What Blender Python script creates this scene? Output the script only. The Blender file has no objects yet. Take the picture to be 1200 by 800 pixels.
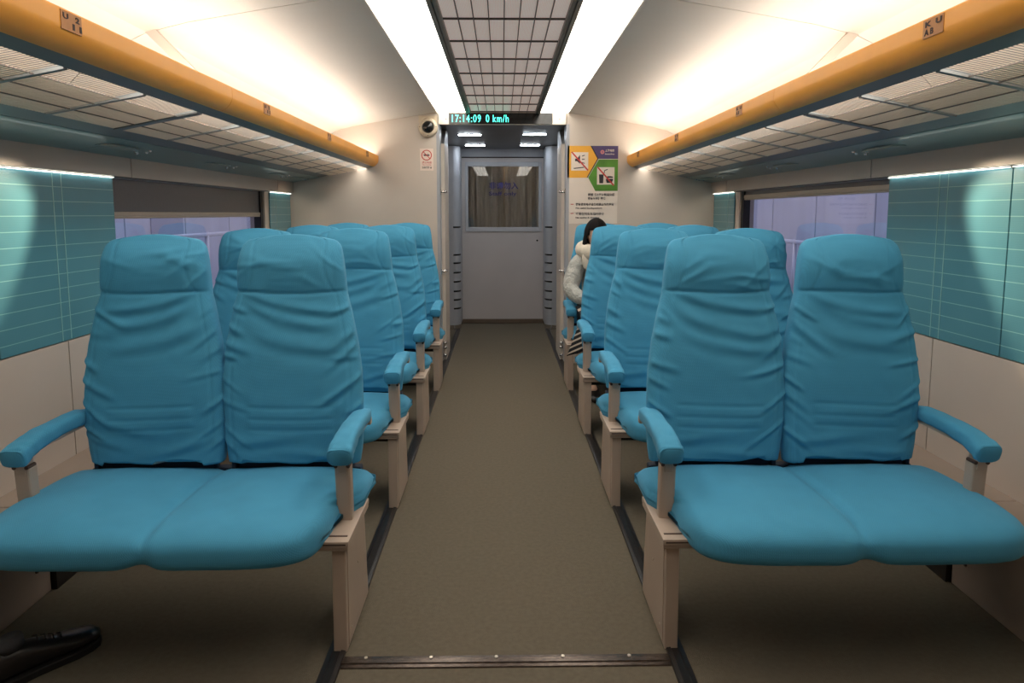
import bpy, bmesh, math, random
from mathutils import Vector, Matrix, noise
PI = math.pi
sc = bpy.context.scene
col = sc.collection

# ------------------------------------------------------------------ camera
F = 800.0
PITCH = math.atan(85 / 800.0)
YAW = math.atan(12 / 800.0)
cd = bpy.data.cameras.new('camera')
cam = bpy.data.objects.new('camera', cd)
col.objects.link(cam)
cam.location = (-0.012, 0, 1.3)
cam.rotation_euler = (PI / 2 - PITCH, 0, -YAW)
cd.sensor_width = 36.0
cd.lens = 36.0 * F / 1200
cd.shift_y = -65 / 1200.0
cd.clip_start = 0.02
sc.camera = cam

# ------------------------------------------------------------------ world, exposure
w = bpy.data.worlds.new('world')
sc.world = w
w.use_nodes = True
w.node_tree.nodes['Background'].inputs[0].default_value = (0.60, 0.61, 0.84, 1)
w.node_tree.nodes['Background'].inputs[1].default_value = 0.95
sc.view_settings.view_transform = 'Standard'
sc.view_settings.look = 'None'
sc.view_settings.gamma = 1.0
sc.view_settings.use_curve_mapping = False
sc.view_settings.exposure = 0.0

CEIL_LIGHT = 6.0          # diffuser strips either side of the centre panel
COVE_LIGHT = 9.5          # lamp on the luggage rack
DOWN_LIGHT = 36.0          # vestibule lamps
SPOT_W = 80.0             # wall washing spots


# ------------------------------------------------------------------ materials
def mat(name, base, rough=0.5, metal=0.0, bump=None, var=None, emit=None, trans=0.0, spec=None, coat=0.0, ior=None, sheen=0.0):
    m = bpy.data.materials.new(name)
    m.use_nodes = True
    nt = m.node_tree
    b = nt.nodes['Principled BSDF']
    b.inputs['Base Color'].default_value = (*base, 1)
    b.inputs['Roughness'].default_value = rough
    b.inputs['Metallic'].default_value = metal
    if trans: b.inputs['Transmission Weight'].default_value = trans
    if spec is not None: b.inputs['Specular IOR Level'].default_value = spec
    if coat: b.inputs['Coat Weight'].default_value = coat
    if ior: b.inputs['IOR'].default_value = ior
    if sheen:
        b.inputs['Sheen Weight'].default_value = sheen
    if emit:
        b.inputs['Emission Color'].default_value = (*emit[0], 1)
        b.inputs['Emission Strength'].default_value = emit[1]
    tc = None
    if bump or var:
        tc = nt.nodes.new('ShaderNodeTexCoord')
    if var:       # (scale, amount, stretch)
        n = nt.nodes.new('ShaderNodeTexNoise')
        mp = nt.nodes.new('ShaderNodeMapping')
        mp.inputs['Scale'].default_value = var[2] if len(var) > 2 else (1, 1, 1)
        nt.links.new(tc.outputs['Object'], mp.inputs[0])
        nt.links.new(mp.outputs[0], n.inputs['Vector'])
        n.inputs['Scale'].default_value = var[0]
        n.inputs['Detail'].default_value = 5
        r = nt.nodes.new('ShaderNodeValToRGB')
        k = var[1]
        r.color_ramp.elements[0].position = 0.3
        r.color_ramp.elements[1].position = 0.7
        r.color_ramp.elements[0].color = (*[c * (1 - k) for c in base], 1)
        r.color_ramp.elements[1].color = (*[min(1, c * (1 + k)) for c in base], 1)
        nt.links.new(n.outputs['Fac'], r.inputs[0])
        nt.links.new(r.outputs[0], b.inputs['Base Color'])
    if bump:      # (scale, strength, distance)
        n = nt.nodes.new('ShaderNodeTexNoise')
        n.inputs['Scale'].default_value = bump[0]
        n.inputs['Detail'].default_value = 4
        nt.links.new(tc.outputs['Object'], n.inputs['Vector'])
        bp = nt.nodes.new('ShaderNodeBump')
        bp.inputs['Strength'].default_value = bump[1]
        bp.inputs['Distance'].default_value = bump[2]
        nt.links.new(n.outputs['Fac'], bp.inputs['Height'])
        nt.links.new(bp.outputs[0], b.inputs['Normal'])
    return m


def fabric_mat(name, base, weave=0.0038, amt=0.07, dist=0.0005):
    """blue woven cover: a small diamond weave over a soft mottling"""
    m = mat(name, base, rough=0.82, spec=0.25, sheen=0.06)
    nt = m.node_tree
    b = nt.nodes['Principled BSDF']
    tc = nt.nodes.new('ShaderNodeTexCoord')
    ws = []
    for ang in (0.6, -0.6):
        mp = nt.nodes.new('ShaderNodeMapping')
        mp.inputs['Rotation'].default_value = (ang * 0.8, ang * 0.5, ang)
        nt.links.new(tc.outputs['Object'], mp.inputs[0])
        wv = nt.nodes.new('ShaderNodeTexWave')
        wv.inputs['Scale'].default_value = 1 / weave / 3.2
        wv.inputs['Distortion'].default_value = 0.6
        nt.links.new(mp.outputs[0], wv.inputs['Vector'])
        ws.append(wv)
    mul = nt.nodes.new('ShaderNodeMath'); mul.operation = 'MULTIPLY'
    nt.links.new(ws[0].outputs['Fac'], mul.inputs[0])
    nt.links.new(ws[1].outputs['Fac'], mul.inputs[1])
    n = nt.nodes.new('ShaderNodeTexNoise'); n.inputs['Scale'].default_value = 9
    nt.links.new(tc.outputs['Object'], n.inputs['Vector'])
    add = nt.nodes.new('ShaderNodeMath'); add.operation = 'ADD'
    nt.links.new(mul.outputs[0], add.inputs[0]); nt.links.new(n.outputs['Fac'], add.inputs[1])
    r = nt.nodes.new('ShaderNodeValToRGB')
    r.color_ramp.elements[0].position = 0.3
    r.color_ramp.elements[1].position = 1.3 / 1.5
    r.color_ramp.elements[0].color = (*[c * (1 - amt) for c in base], 1)
    r.color_ramp.elements[1].color = (*[c * (1 + amt) for c in base], 1)
    nt.links.new(add.outputs[0], r.inputs[0])
    nt.links.new(r.outputs[0], b.inputs['Base Color'])
    bp = nt.nodes.new('ShaderNodeBump')
    bp.inputs['Strength'].default_value = 0.35
    bp.inputs['Distance'].default_value = dist
    nt.links.new(mul.outputs[0], bp.inputs['Height'])
    nt.links.new(bp.outputs[0], b.inputs['Normal'])
    return m


def lined_glass(name):
    """teal frosted glass sheet with thin horizontal etched lines every 58 mm"""
    m = mat(name, (0.10, 0.33, 0.35), rough=0.22, spec=0.6, coat=0.3)
    nt = m.node_tree
    b = nt.nodes['Principled BSDF']
    tc = nt.nodes.new('ShaderNodeTexCoord')
    sx = nt.nodes.new('ShaderNodeSeparateXYZ')
    nt.links.new(tc.outputs['Object'], sx.inputs[0])
    def line(inp, period, width, off=0.0):
        a = nt.nodes.new('ShaderNodeMath'); a.operation = 'ADD'; a.inputs[1].default_value = off
        nt.links.new(inp, a.inputs[0])
        d = nt.nodes.new('ShaderNodeMath'); d.operation = 'PINGPONG'; d.inputs[1].default_value = period / 2
        nt.links.new(a.outputs[0], d.inputs[0])
        l = nt.nodes.new('ShaderNodeMath'); l.operation = 'LESS_THAN'; l.inputs[1].default_value = width
        nt.links.new(d.outputs[0], l.inputs[0])
        return l.outputs[0]
    big = line(sx.outputs['Z'], 0.058, 0.0014, 0.012)
    fine = nt.nodes.new('ShaderNodeTexWave')
    fine.bands_direction = 'Z'
    fine.inputs['Scale'].default_value = 55
    nt.links.new(tc.outputs['Object'], fine.inputs['Vector'])
    n = nt.nodes.new('ShaderNodeTexNoise'); n.inputs['Scale'].default_value = 3
    nt.links.new(tc.outputs['Object'], n.inputs['Vector'])
    mx = nt.nodes.new('ShaderNodeMix'); mx.data_type = 'RGBA'
    mx.inputs['A'].default_value = (0.070, 0.215, 0.275, 1)
    mx.inputs['B'].default_value = (0.110, 0.290, 0.345, 1)
    nt.links.new(n.outputs['Fac'], mx.inputs['Factor'])
    mx2 = nt.nodes.new('ShaderNodeMix'); mx2.data_type = 'RGBA'
    mx2.inputs['B'].default_value = (0.22, 0.46, 0.47, 1)
    nt.links.new(mx.outputs['Result'], mx2.inputs['A'])
    nt.links.new(big, mx2.inputs['Factor'])
    nt.links.new(mx2.outputs['Result'], b.inputs['Base Color'])
    bp = nt.nodes.new('ShaderNodeBump')
    bp.inputs['Strength'].default_value = 0.15
    bp.inputs['Distance'].default_value = 0.001
    nt.links.new(fine.outputs['Fac'], bp.inputs['Height'])
    nt.links.new(bp.outputs[0], b.inputs['Normal'])
    return m


def perforated_mat():
    """fine perforated metal sheet, pinkish grey"""
    m = mat('perforated_metal', (0.5, 0.42, 0.37), rough=0.35, metal=0.0, spec=0.5)
    nt = m.node_tree
    b = nt.nodes['Principled BSDF']
    tc = nt.nodes.new('ShaderNodeTexCoord')
    v = nt.nodes.new('ShaderNodeTexVoronoi')
    v.inputs['Scale'].default_value = 190
    v.inputs['Randomness'].default_value = 0.0
    nt.links.new(tc.outputs['Object'], v.inputs['Vector'])
    r = nt.nodes.new('ShaderNodeValToRGB')
    r.color_ramp.elements[0].position = 0.30
    r.color_ramp.elements[0].color = (0.40, 0.33, 0.30, 1)
    r.color_ramp.elements[1].position = 0.42
    r.color_ramp.elements[1].color = (0.92, 0.82, 0.76, 1)
    nt.links.new(v.outputs['Distance'], r.inputs[0])
    nt.links.new(r.outputs[0], b.inputs['Base Color'])
    # glow put into the sheet itself to brighten it; no lamps stand above
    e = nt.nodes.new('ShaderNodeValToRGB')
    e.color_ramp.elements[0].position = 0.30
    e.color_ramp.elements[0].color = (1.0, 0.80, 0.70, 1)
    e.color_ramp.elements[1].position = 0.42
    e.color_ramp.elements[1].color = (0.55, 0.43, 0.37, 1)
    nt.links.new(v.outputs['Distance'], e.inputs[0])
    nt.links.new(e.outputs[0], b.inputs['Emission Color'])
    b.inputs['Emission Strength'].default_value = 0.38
    return m


def striped_cloth():
    m = mat('striped_cloth', (0.02, 0.02, 0.02), rough=0.85)
    nt = m.node_tree
    b = nt.nodes['Principled BSDF']
    tc = nt.nodes.new('ShaderNodeTexCoord')
    wv = nt.nodes.new('ShaderNodeTexWave')
    wv.bands_direction = 'Z'
    wv.inputs['Scale'].default_value = 10
    mp = nt.nodes.new('ShaderNodeMapping')
    mp.inputs['Rotation'].default_value = (0.1, 0.45, 0)
    nt.links.new(tc.outputs['Object'], mp.inputs[0])
    nt.links.new(mp.outputs[0], wv.inputs['Vector'])
    r = nt.nodes.new('ShaderNodeValToRGB')
    r.color_ramp.interpolation = 'CONSTANT'
    r.color_ramp.elements[0].color = (0.015, 0.015, 0.018, 1)
    r.color_ramp.elements[1].color = (0.62, 0.52, 0.42, 1)
    r.color_ramp.elements[1].position = 0.72
    nt.links.new(wv.outputs['Fac'], r.inputs[0])
    nt.links.new(r.outputs[0], b.inputs['Base Color'])
    return m


M = {}
M['floor'] = mat('carpet', (0.145, 0.124, 0.092), 0.95, bump=(420, 0.6, 0.004), var=(60, 0.08), spec=0.15)
M['wall'] = mat('beige_wall', (0.57, 0.485, 0.42), 0.5, bump=(220, 0.06, 0.001), var=(3, 0.03))
M['header'] = mat('header_beige', (0.44, 0.375, 0.325), 0.45, bump=(220, 0.05, 0.001), var=(3, 0.03))
M['endwall'] = mat('end_wall_beige', (0.60, 0.535, 0.47), 0.5, bump=(220, 0.05, 0.001), var=(3, 0.03))
M['ceiling'] = mat('ceiling_panel', (0.62, 0.58, 0.53), 0.55, bump=(160, 0.04, 0.001), var=(2, 0.03))
M['gap'] = mat('dark_gap', (0.03, 0.025, 0.02), 0.8, var=(20, 0.2))
M['duct'] = mat('duct_beige', (0.36, 0.285, 0.235), 0.55, bump=(150, 0.06, 0.001), var=(4, 0.05))
M['rail'] = mat('rail_black', (0.018, 0.015, 0.014), 0.35, bump=(90, 0.15, 0.001), var=(30, 0.3))
M['bronze'] = mat('bronze_strip', (0.10, 0.078, 0.065), 0.26, metal=0.75, bump=(60, 0.25, 0.001), var=(45, 0.4, (1, 4, 1)))
M['screw'] = mat('screw_steel', (0.62, 0.55, 0.46), 0.3, metal=0.7, var=(90, 0.1))
M['blue'] = fabric_mat('blue_cover', (0.066, 0.320, 0.520))
M['navy'] = mat('navy_shell', (0.006, 0.014, 0.035), 0.7, bump=(300, 0.3, 0.001), var=(20, 0.2))
M['legm'] = mat('painted_leg', (0.46, 0.365, 0.295), 0.42, bump=(260, 0.05, 0.001), var=(8, 0.04))
M['slot'] = mat('dark_slot', (0.07, 0.04, 0.03), 0.6, var=(30, 0.2))
M['orange'] = mat('orange_beam', (0.95, 0.41, 0.055), 0.42, bump=(160, 0.05, 0.001), var=(5, 0.05))
M['plate'] = mat('number_plate', (0.50, 0.21, 0.06), 0.5, var=(50, 0.08))
M['ink'] = mat('dark_ink', (0.035, 0.015, 0.012), 0.6, var=(60, 0.1))
M['rackgrey'] = mat('rack_grey', (0.15, 0.165, 0.17), 0.4, bump=(120, 0.05, 0.001), var=(6, 0.05))
M['slat'] = mat('rack_slat', (0.56, 0.48, 0.39), 0.45, metal=0.2, var=(6, 0.04))
M['soffit'] = mat('soffit_green', (0.22, 0.29, 0.275), 0.34, spec=0.5, coat=0.1, bump=(5, 0.05, 0.004), var=(3, 0.08))
M['glass_panel'] = lined_glass('frosted_teal_glass')
M['edge'] = mat('glass_edge', (0.26, 0.50, 0.50), 0.25, var=(20, 0.1))
M['chrome'] = mat('chrome', (0.72, 0.70, 0.68), 0.16, metal=1.0, var=(30, 0.05))
M['taupe'] = mat('taupe_rail', (0.17, 0.15, 0.13), 0.4, metal=0.2, var=(8, 0.08))
M['bar'] = mat('grid_bar', (0.08, 0.07, 0.062), 0.45, var=(12, 0.1))
M['perf'] = perforated_mat()
M['diffuser'] = mat('light_diffuser', (0.9, 0.88, 0.8), 0.4, emit=((1.0, 0.93, 0.83), CEIL_LIGHT), var=(4, 0.02))
M['diffbar'] = mat('diffuser_bar', (0.72, 0.66, 0.56), 0.4, var=(4, 0.02))
M['cove'] = mat('cove_lamp', (0.9, 0.85, 0.75), 0.4, emit=((1.0, 0.905, 0.79), COVE_LIGHT), var=(4, 0.02))
M['grey'] = mat('vestibule_grey', (0.38, 0.40, 0.44), 0.4, bump=(150, 0.04, 0.001), var=(4, 0.04))
M['greydark'] = mat('vestibule_ceiling', (0.10, 0.11, 0.12), 0.38, var=(4, 0.05))
M['door'] = mat('door_grey', (0.50, 0.465, 0.46), 0.42, bump=(120, 0.05, 0.001), var=(3, 0.03))
M['doorframe'] = mat('door_window_frame', (0.44, 0.45, 0.48), 0.35, var=(5, 0.03))
M['kick'] = mat('kick_bronze', (0.16, 0.12, 0.09), 0.4, metal=0.4, var=(12, 0.1))
M['lamp'] = mat('vestibule_lamp', (0.95, 0.95, 1), 0.4, emit=((0.86, 0.93, 1.0), DOWN_LIGHT), var=(5, 0.02))
M['strip'] = mat('panel_light_strip', (0.95, 0.95, 0.9), 0.4, emit=((0.95, 1.0, 0.90), 4.5), var=(5, 0.02))
M['black'] = mat('gloss_black', (0.008, 0.009, 0.009), 0.14, var=(10, 0.2))
M['led'] = mat('led_text', (0.1, 0.8, 0.7), 0.5, emit=((0.10, 1.0, 0.74), 2.6), var=(20, 0.05))
M['white'] = mat('off_white', (0.74, 0.68, 0.60), 0.45, var=(6, 0.03))
M['cream'] = mat('camera_cream', (0.66, 0.56, 0.42), 0.4, var=(10, 0.05))
M['paper'] = mat('poster_paper', (0.78, 0.70, 0.62), 0.55, var=(9, 0.02))
M['amber'] = mat('poster_amber', (0.85, 0.42, 0.045), 0.5, var=(9, 0.06))
M['purple'] = mat('poster_purple', (0.075, 0.055, 0.17), 0.5, var=(9, 0.05))
M['green'] = mat('poster_green', (0.09, 0.27, 0.03), 0.5, var=(6, 0.25))
M['red'] = mat('poster_red', (0.55, 0.045, 0.04), 0.5, var=(9, 0.05))
M['pink'] = mat('poster_pink', (0.72, 0.25, 0.25), 0.5, var=(9, 0.05))
M['blackink'] = mat('poster_black', (0.025, 0.02, 0.03), 0.55, var=(9, 0.05))
M['signpaper'] = mat('sign_paper', (0.80, 0.68, 0.60), 0.5, var=(9, 0.02))
M['blinddark'] = mat('blind_fabric', (0.085, 0.078, 0.085), 0.35, bump=(500, 0.2, 0.001), var=(30, 0.1, (1, 5, 1)))
M['blindbar'] = mat('blind_bar', (0.42, 0.35, 0.28), 0.4, var=(8, 0.05))
M['pane'] = mat('window_glass', (0.93, 0.96, 1.0), 0.0, trans=1.0, ior=1.45)
M['curtain'] = mat('curtain_beige', (0.46, 0.38, 0.28), 0.85, bump=(300, 0.3, 0.001), var=(12, 0.14, (6, 6, 0.5)))
M['bluesign'] = mat('blue_sticker', (0.035, 0.03, 0.16), 0.5, var=(9, 0.05))
M['station'] = mat('station_panel', (0.62, 0.62, 0.72), 0.55, var=(0.7, 0.12, (1, 2, 0.3)))
M['stationb'] = mat('station_panel_dark', (0.34, 0.35, 0.48), 0.5, var=(0.9, 0.12))
M['stationfl'] = mat('platform_floor', (0.30, 0.30, 0.34), 0.5, var=(2, 0.1))
M['steel'] = mat('station_steel', (0.72, 0.72, 0.80), 0.3, metal=0.6, var=(5, 0.05))
M['shoe'] = mat('black_leather', (0.012, 0.010, 0.010), 0.3, bump=(180, 0.15, 0.001), var=(10, 0.2))
M['sole'] = mat('shoe_sole', (0.008, 0.007, 0.007), 0.7, var=(10, 0.2))
M['jacket'] = mat('grey_jacket', (0.44, 0.45, 0.42), 0.6, bump=(22, 1.0, 0.03), var=(14, 0.12))
M['collar'] = mat('cream_hood', (0.72, 0.66, 0.55), 0.9, bump=(120, 0.6, 0.004), var=(20, 0.1))
M['hair'] = mat('black_hair', (0.005, 0.004, 0.004), 0.7, spec=0.15, bump=(90, 0.5, 0.004), var=(60, 0.3, (3, 3, 0.4)))
M['skin'] = mat('skin', (0.62, 0.38, 0.27), 0.5, bump=(90, 0.1, 0.001), var=(10, 0.05))
M['trouser'] = mat('charcoal_cloth', (0.035, 0.035, 0.04), 0.85, bump=(60, 0.4, 0.003), var=(14, 0.2))
M['stripe'] = striped_cloth()
M['eye'] = mat('eye_white', (0.8, 0.78, 0.75), 0.3, var=(10, 0.02))
M['lip'] = mat('lip', (0.45, 0.14, 0.12), 0.45, var=(10, 0.05))


# ------------------------------------------------------------------ mesh helpers
LAST = ['']
def smooth_angle(o, deg=40):
    bm = bmesh.new(); bm.from_mesh(o.data)
    for e in bm.edges:
        if len(e.link_faces) == 2 and e.calc_face_angle(0) > math.radians(deg): e.smooth = False
    bm.to_mesh(o.data); bm.free()


class MB:
    def __init__(s): s.v = []; s.f = []
    def add(s, vs, fs):
        o = len(s.v); s.v += [tuple(v) for v in vs]; s.f += [tuple(i + o for i in f) for f in fs]; return s
    def box(s, x0, x1, y0, y1, z0, z1):
        x0, x1 = sorted((x0, x1)); y0, y1 = sorted((y0, y1)); z0, z1 = sorted((z0, z1))
        return s.add([(x, y, z) for x in (x0, x1) for y in (y0, y1) for z in (z0, z1)],
                     [(0, 1, 3, 2), (4, 6, 7, 5), (0, 4, 5, 1), (2, 3, 7, 6), (0, 2, 6, 4), (1, 5, 7, 3)])
    def prism_y(s, prof, y0, y1):            # closed (x,z) outline extruded along y
        n = len(prof)
        return s.add([(x, y0, z) for x, z in prof] + [(x, y1, z) for x, z in prof],
                     [tuple(range(n)), tuple(range(2 * n - 1, n - 1, -1))] + [(i, i + n, (i + 1) % n + n, (i + 1) % n) for i in range(n)])
    def prism_x(s, prof, x0, x1):            # closed (y,z) outline extruded along x
        n = len(prof)
        return s.add([(x0, y, z) for y, z in prof] + [(x1, y, z) for y, z in prof],
                     [tuple(range(n)), tuple(range(2 * n - 1, n - 1, -1))] + [(i, i + n, (i + 1) % n + n, (i + 1) % n) for i in range(n)])
    def prism_z(s, prof, z0, z1):
        n = len(prof)
        return s.add([(x, y, z0) for x, y in prof] + [(x, y, z1) for x, y in prof],
                     [tuple(range(n)), tuple(range(2 * n - 1, n - 1, -1))] + [(i, i + n, (i + 1) % n + n, (i + 1) % n) for i in range(n)])
    def loft(s, rings, caps=True):
        n = len(rings[0]); vs = [p for r in rings for p in r]; fs = []
        for k in range(len(rings) - 1):
            for i in range(n):
                j = (i + 1) % n
                fs.append((k * n + i, k * n + j, (k + 1) * n + j, (k + 1) * n + i))
        if caps:
            fs.append(tuple(range(n))); fs.append(tuple(reversed(range((len(rings) - 1) * n, len(rings) * n))))
        return s.add(vs, fs)
    def tube(s, pts, r, n=12):
        pts = [Vector(p) for p in pts]; rings = []
        for i, p in enumerate(pts):
            t = (pts[min(i + 1, len(pts) - 1)] - pts[max(i - 1, 0)]).normalized()
            a = t.cross(Vector((0, 0, 1)));
            if a.length < 1e-3: a = t.cross(Vector((1, 0, 0)))
            a.normalize(); b = t.cross(a)
            rr = r[i] if isinstance(r, (list, tuple)) else r
            rings.append([tuple(p + a * math.cos(q) * rr + b * math.sin(q) * rr) for q in [2 * PI * k / n for k in range(n)]])
        return s.loft(rings)
    def build(s, name, m, parent=None, smooth=False, bevel=0.0, seg=2, sub=0, angle=None):
        me = bpy.data.meshes.new(name)
        bm = bmesh.new()
        vs = [bm.verts.new(v) for v in s.v]
        for f in s.f:
            try: bm.faces.new([vs[i] for i in f])
            except ValueError: pass
        bmesh.ops.recalc_face_normals(bm, faces=bm.faces)
        bm.to_mesh(me); bm.free()
        o = bpy.data.objects.new(name, me)
        me.materials.append(m)
        if smooth:
            for p in me.polygons: p.use_smooth = True
        col.objects.link(o)
        LAST[0] = o.name
        if parent: o.parent = parent
        if bevel:
            b = o.modifiers.new('bevel', 'BEVEL'); b.width = bevel; b.segments = seg; b.limit_method = 'ANGLE'
            if angle: b.angle_limit = angle
        if sub:
            b = o.modifiers.new('sub', 'SUBSURF'); b.levels = sub; b.render_levels = sub
        return o


def tag(o, label=None, cat=None, group=None, kind=None):
    if label: o['label'] = label
    if cat: o['category'] = cat
    if group: o['group'] = group
    if kind: o['kind'] = kind
    return o


def thing(name, loc, label, cat, group=None):
    o = bpy.data.objects.new(name, None)
    o.empty_display_size = 0.1
    o.location = loc
    col.objects.link(o)
    return tag(o, label, cat, group)


def struct(name, mb, m, parent=None, **k):
    o = mb.build(name, m, parent, **k)
    if not parent: o['kind'] = 'structure'
    return o


def text_obj(name, body, size, mt, M4, parent=None, depth=0.0006, align='LEFT', width=None, bold=0.0, space=1.0):
    """writing as a thin mesh; M4 places the text plane (text x right, y up)"""
    cu = bpy.data.curves.new(name, 'FONT')
    cu.body = body; cu.size = size; cu.align_x = align; cu.extrude = depth; cu.offset = bold; cu.space_character = space
    t = bpy.data.objects.new(name + '_tmp', cu)
    col.objects.link(t)
    bpy.context.view_layer.update()
    dg = bpy.context.evaluated_depsgraph_get()
    me = bpy.data.meshes.new_from_object(t.evaluated_get(dg))
    bpy.data.objects.remove(t)
    me.name = name
    if width:
        xs = [v.co.x for v in me.vertices]
        if xs:
            k = width / (max(xs) - min(xs))
            for v in me.vertices: v.co.x *= k
    me.transform(M4)
    me.materials.clear(); me.materials.append(mt)
    o = bpy.data.objects.new(name, me)
    col.objects.link(o)
    if parent: o.parent = parent
    return o


def facing_y(x, y, z):        # text readable when looking along +Y
    return Matrix.Translation((x, y, z)) @ Matrix.Rotation(PI / 2, 4, 'X')


Y0, YE, YD = -1.2, 5.85, 8.03     # rear end of what is built, end wall, far door
XW = 1.79
WIN0, WIN1 = 3.16, 5.215
SILL, HEAD = 0.78, 1.465

# ================================================================== structure
struct('floor', MB().box(-1.95, 1.95, Y0 - 0.1, 8.3, -0.05, 0), M['floor'])

for s, side in ((-1, 'left'), (1, 'right')):
    mb = MB()
    ys = [Y0, 0.8, 2.788, 4.8, YE]
    for a, b in zip(ys[:-1], ys[1:]):                       # lower panels with open joints
        mb.box(s * XW, s * 1.90, a + 0.003, b - 0.003, 0, SILL)
    mb.box(s * 1.90, s * 1.93, Y0, YE, 0, 2.2)
    mb.box(s * 1.815, s * 1.90, Y0, WIN0 - 0.0, SILL, HEAD)      # solid wall behind the glass sheets
    mb.box(s * 1.815, s * 1.90, WIN1 + 0.03, YE, SILL, HEAD)
    wl = None
    # cut the outer skin around the window: rebuild it in pieces
    mb.v = mb.v; 
    mb2 = MB()
    for a, b in zip(ys[:-1], ys[1:]):
        mb2.box(s * XW, s * 1.90, a + 0.003, b - 0.003, 0, SILL)
    mb2.box(s * 1.895, s * 1.93, Y0, YE, 0, SILL)
    mb2.box(s * 1.815, s * 1.93, Y0, WIN0, SILL, HEAD)
    mb2.box(s * 1.815, s * 1.93, WIN1 + 0.03, YE, SILL, HEAD)
    mb2.box(s * 1.80, s * 1.93, Y0, YE, HEAD + 0.001, 2.2)
    # walls beside the vestibule beyond the end wall
    mb2.box(s * 0.62, s * 0.70, YE + 0.12, 8.2, 0, 2.06)
    wl = struct('wall_' + side, mb2, M['wall'])
    # head panels over the windows, with open joints
    for a, b in zip([Y0, 1.2, 3.312, 5.45], [1.2, 3.312, 5.45, YE]):
        MB().box(s * 1.772, s * 1.805, a + 0.003, b - 0.003, HEAD + 0.004, 1.562).build('head_panel', M['header'], wl, bevel=0.003)
    mbg = MB()
    mbg.box(s * 1.795, s * 1.801, Y0, YE, HEAD + 0.002, 1.56)
    for y in ys[1:-1]: mbg.box(s * 1.796, s * 1.80, y - 0.004, y + 0.004, 0.3, SILL - 0.001)
    mbg.build('panel_joint', M['gap'], wl)
    # heating duct along the floor
    d = MB()
    d.box(s * 1.575, s * 1.80, Y0, 2.27, 0, 0.30)
    d.box(s * 1.60, s * 1.80, 2.27, YE, 0.0, 0.30)
    dd = struct('trim_%d' % (1 if s < 0 else 2), d, M['duct'], bevel=0.006)
    MB().box(s * 1.56, s * 1.605, 2.275, YE, 0, 0.07).build('plinth', M['rail'], dd)
    MB().tube([(s * 1.57, 2.20, 0.105), (s * 1.578, 2.20, 0.105)], 0.006).build('screw', M['slot'], dd)
    MB().box(s * 1.575, s * 1.64, Y0, 2.26, 0.300, 0.306).build('lid', M['duct'], dd, bevel=0.002)
    # aisle floor rail
    r = MB()
    r.prism_y([(s * 0.478, 0), (s * 0.480, 0.006), (s * 0.492, 0.008), (s * 0.494, 0.004), (s * 0.514, 0.004), (s * 0.516, 0.008), (s * 0.530, 0.006), (s * 0.532, 0)], Y0, 8.0)
    struct('trim_%d' % (3 if s < 0 else 4), r, M['rail'])

    # ceiling: sloped panel, cove and upper side wall
    def cl(y0, y1):
        pr = [(0.552, 2.143), (0.9, 2.088), (1.22, 2.034), (1.38, 1.995), (1.52, 1.93), (1.65, 1.84), (1.75, 1.74), (1.80, 1.62),
              (1.86, 1.62), (1.80, 1.80), (1.66, 1.93), (1.42, 2.05), (1.22, 2.08), (0.552, 2.19)]
        return MB().prism_y([(s * x, z) for x, z in pr], y0, y1)
    ce = struct('trim_%d' % (5 if s < 0 else 6), cl(Y0, 2.742), M['ceiling'])
    cl(2.748, YE).build('ceiling_panel', M['ceiling'], ce)

# ceiling shell over everything
struct('ceiling', MB().box(-1.95, 1.95, Y0, YE + 0.1, 2.185, 2.25), M['gap'])
# rear wall behind the camera, front bulkhead
struct('wall_back', MB().box(-1.95, 1.95, Y0 - 0.1, Y0, 0, 2.2), M['endwall'])
fw = MB()
fw.box(-1.95, -0.54, YE, YE + 0.1, 0, 2.2)
fw.box(0.54, 1.95, YE, YE + 0.1, 0, 2.2)
fw.box(-0.54, 0.54, YE + 0.02, YE + 0.1, 2.045, 2.2)
wf = struct('wall_front', fw, M['endwall'])
# portal jambs
for s in (-1, 1):
    j = MB()
    j.box(s * 0.535, s * 0.56, YE - 0.004, 6.05, 0, 2.045)
    jb = j.build('portal_lining', M['grey'], wf)
    MB().box(s * 0.505, s * 0.55, 5.99, 6.42, 0, 1.90).build('portal_post', M['endwall'], wf, bevel=0.006)
    MB().prism_x([(5.99, 1.90), (6.42, 1.90), (6.42, 2.04), (6.25, 2.04)], s * 0.508, s * 0.55).build('portal_gusset', M['grey'], wf)
    for z in (1.485, 0.80):
        MB().tube([(s * 0.553, 5.97, z), (s * 0.53, 5.935, z), (s * 0.50, 5.935, z), (s * 0.495, 6.0, z)], 0.011, 10).build('latch', M['chrome'], wf, smooth=True)
        MB().box(s * 0.53, s * 0.537, 5.90, 6.0, z - 0.028, z + 0.028).build('latch_plate', M['chrome'], wf, bevel=0.004)
    for z in (0.05, 0.12, 0.16):
        MB().tube([(s * 0.50, 5.97, z), (s * 0.53, 5.97, z)], 0.012, 10).build('hinge_pin', M['chrome'], wf, smooth=True)

# vestibule: ceiling, walls round the door
vc = struct('trim_7', MB().box(-0.70, 0.70, YE + 0.021, 8.2, 2.042, 2.07), M['greydark'])
vw = MB()
vw.box(-0.70, -0.497, YD, YD + 0.1, 0, 2.042)
vw.box(0.513, 0.70, YD, YD + 0.1, 0, 2.042)
vw.box(-0.497, 0.513, YD, YD + 0.1, 1.945, 2.042)
struct('wall_far', vw, M['grey'])
dgp = MB()
dgp.box(-0.5, -0.488, YD - 0.006, YD + 0.01, 0, 1.952); dgp.box(0.504, 0.516, YD - 0.006, YD + 0.01, 0, 1.952); dgp.box(-0.5, 0.516, YD - 0.006, YD + 0.01, 1.94, 1.952)
struct('trim_8', dgp, M['gap'])

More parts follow.
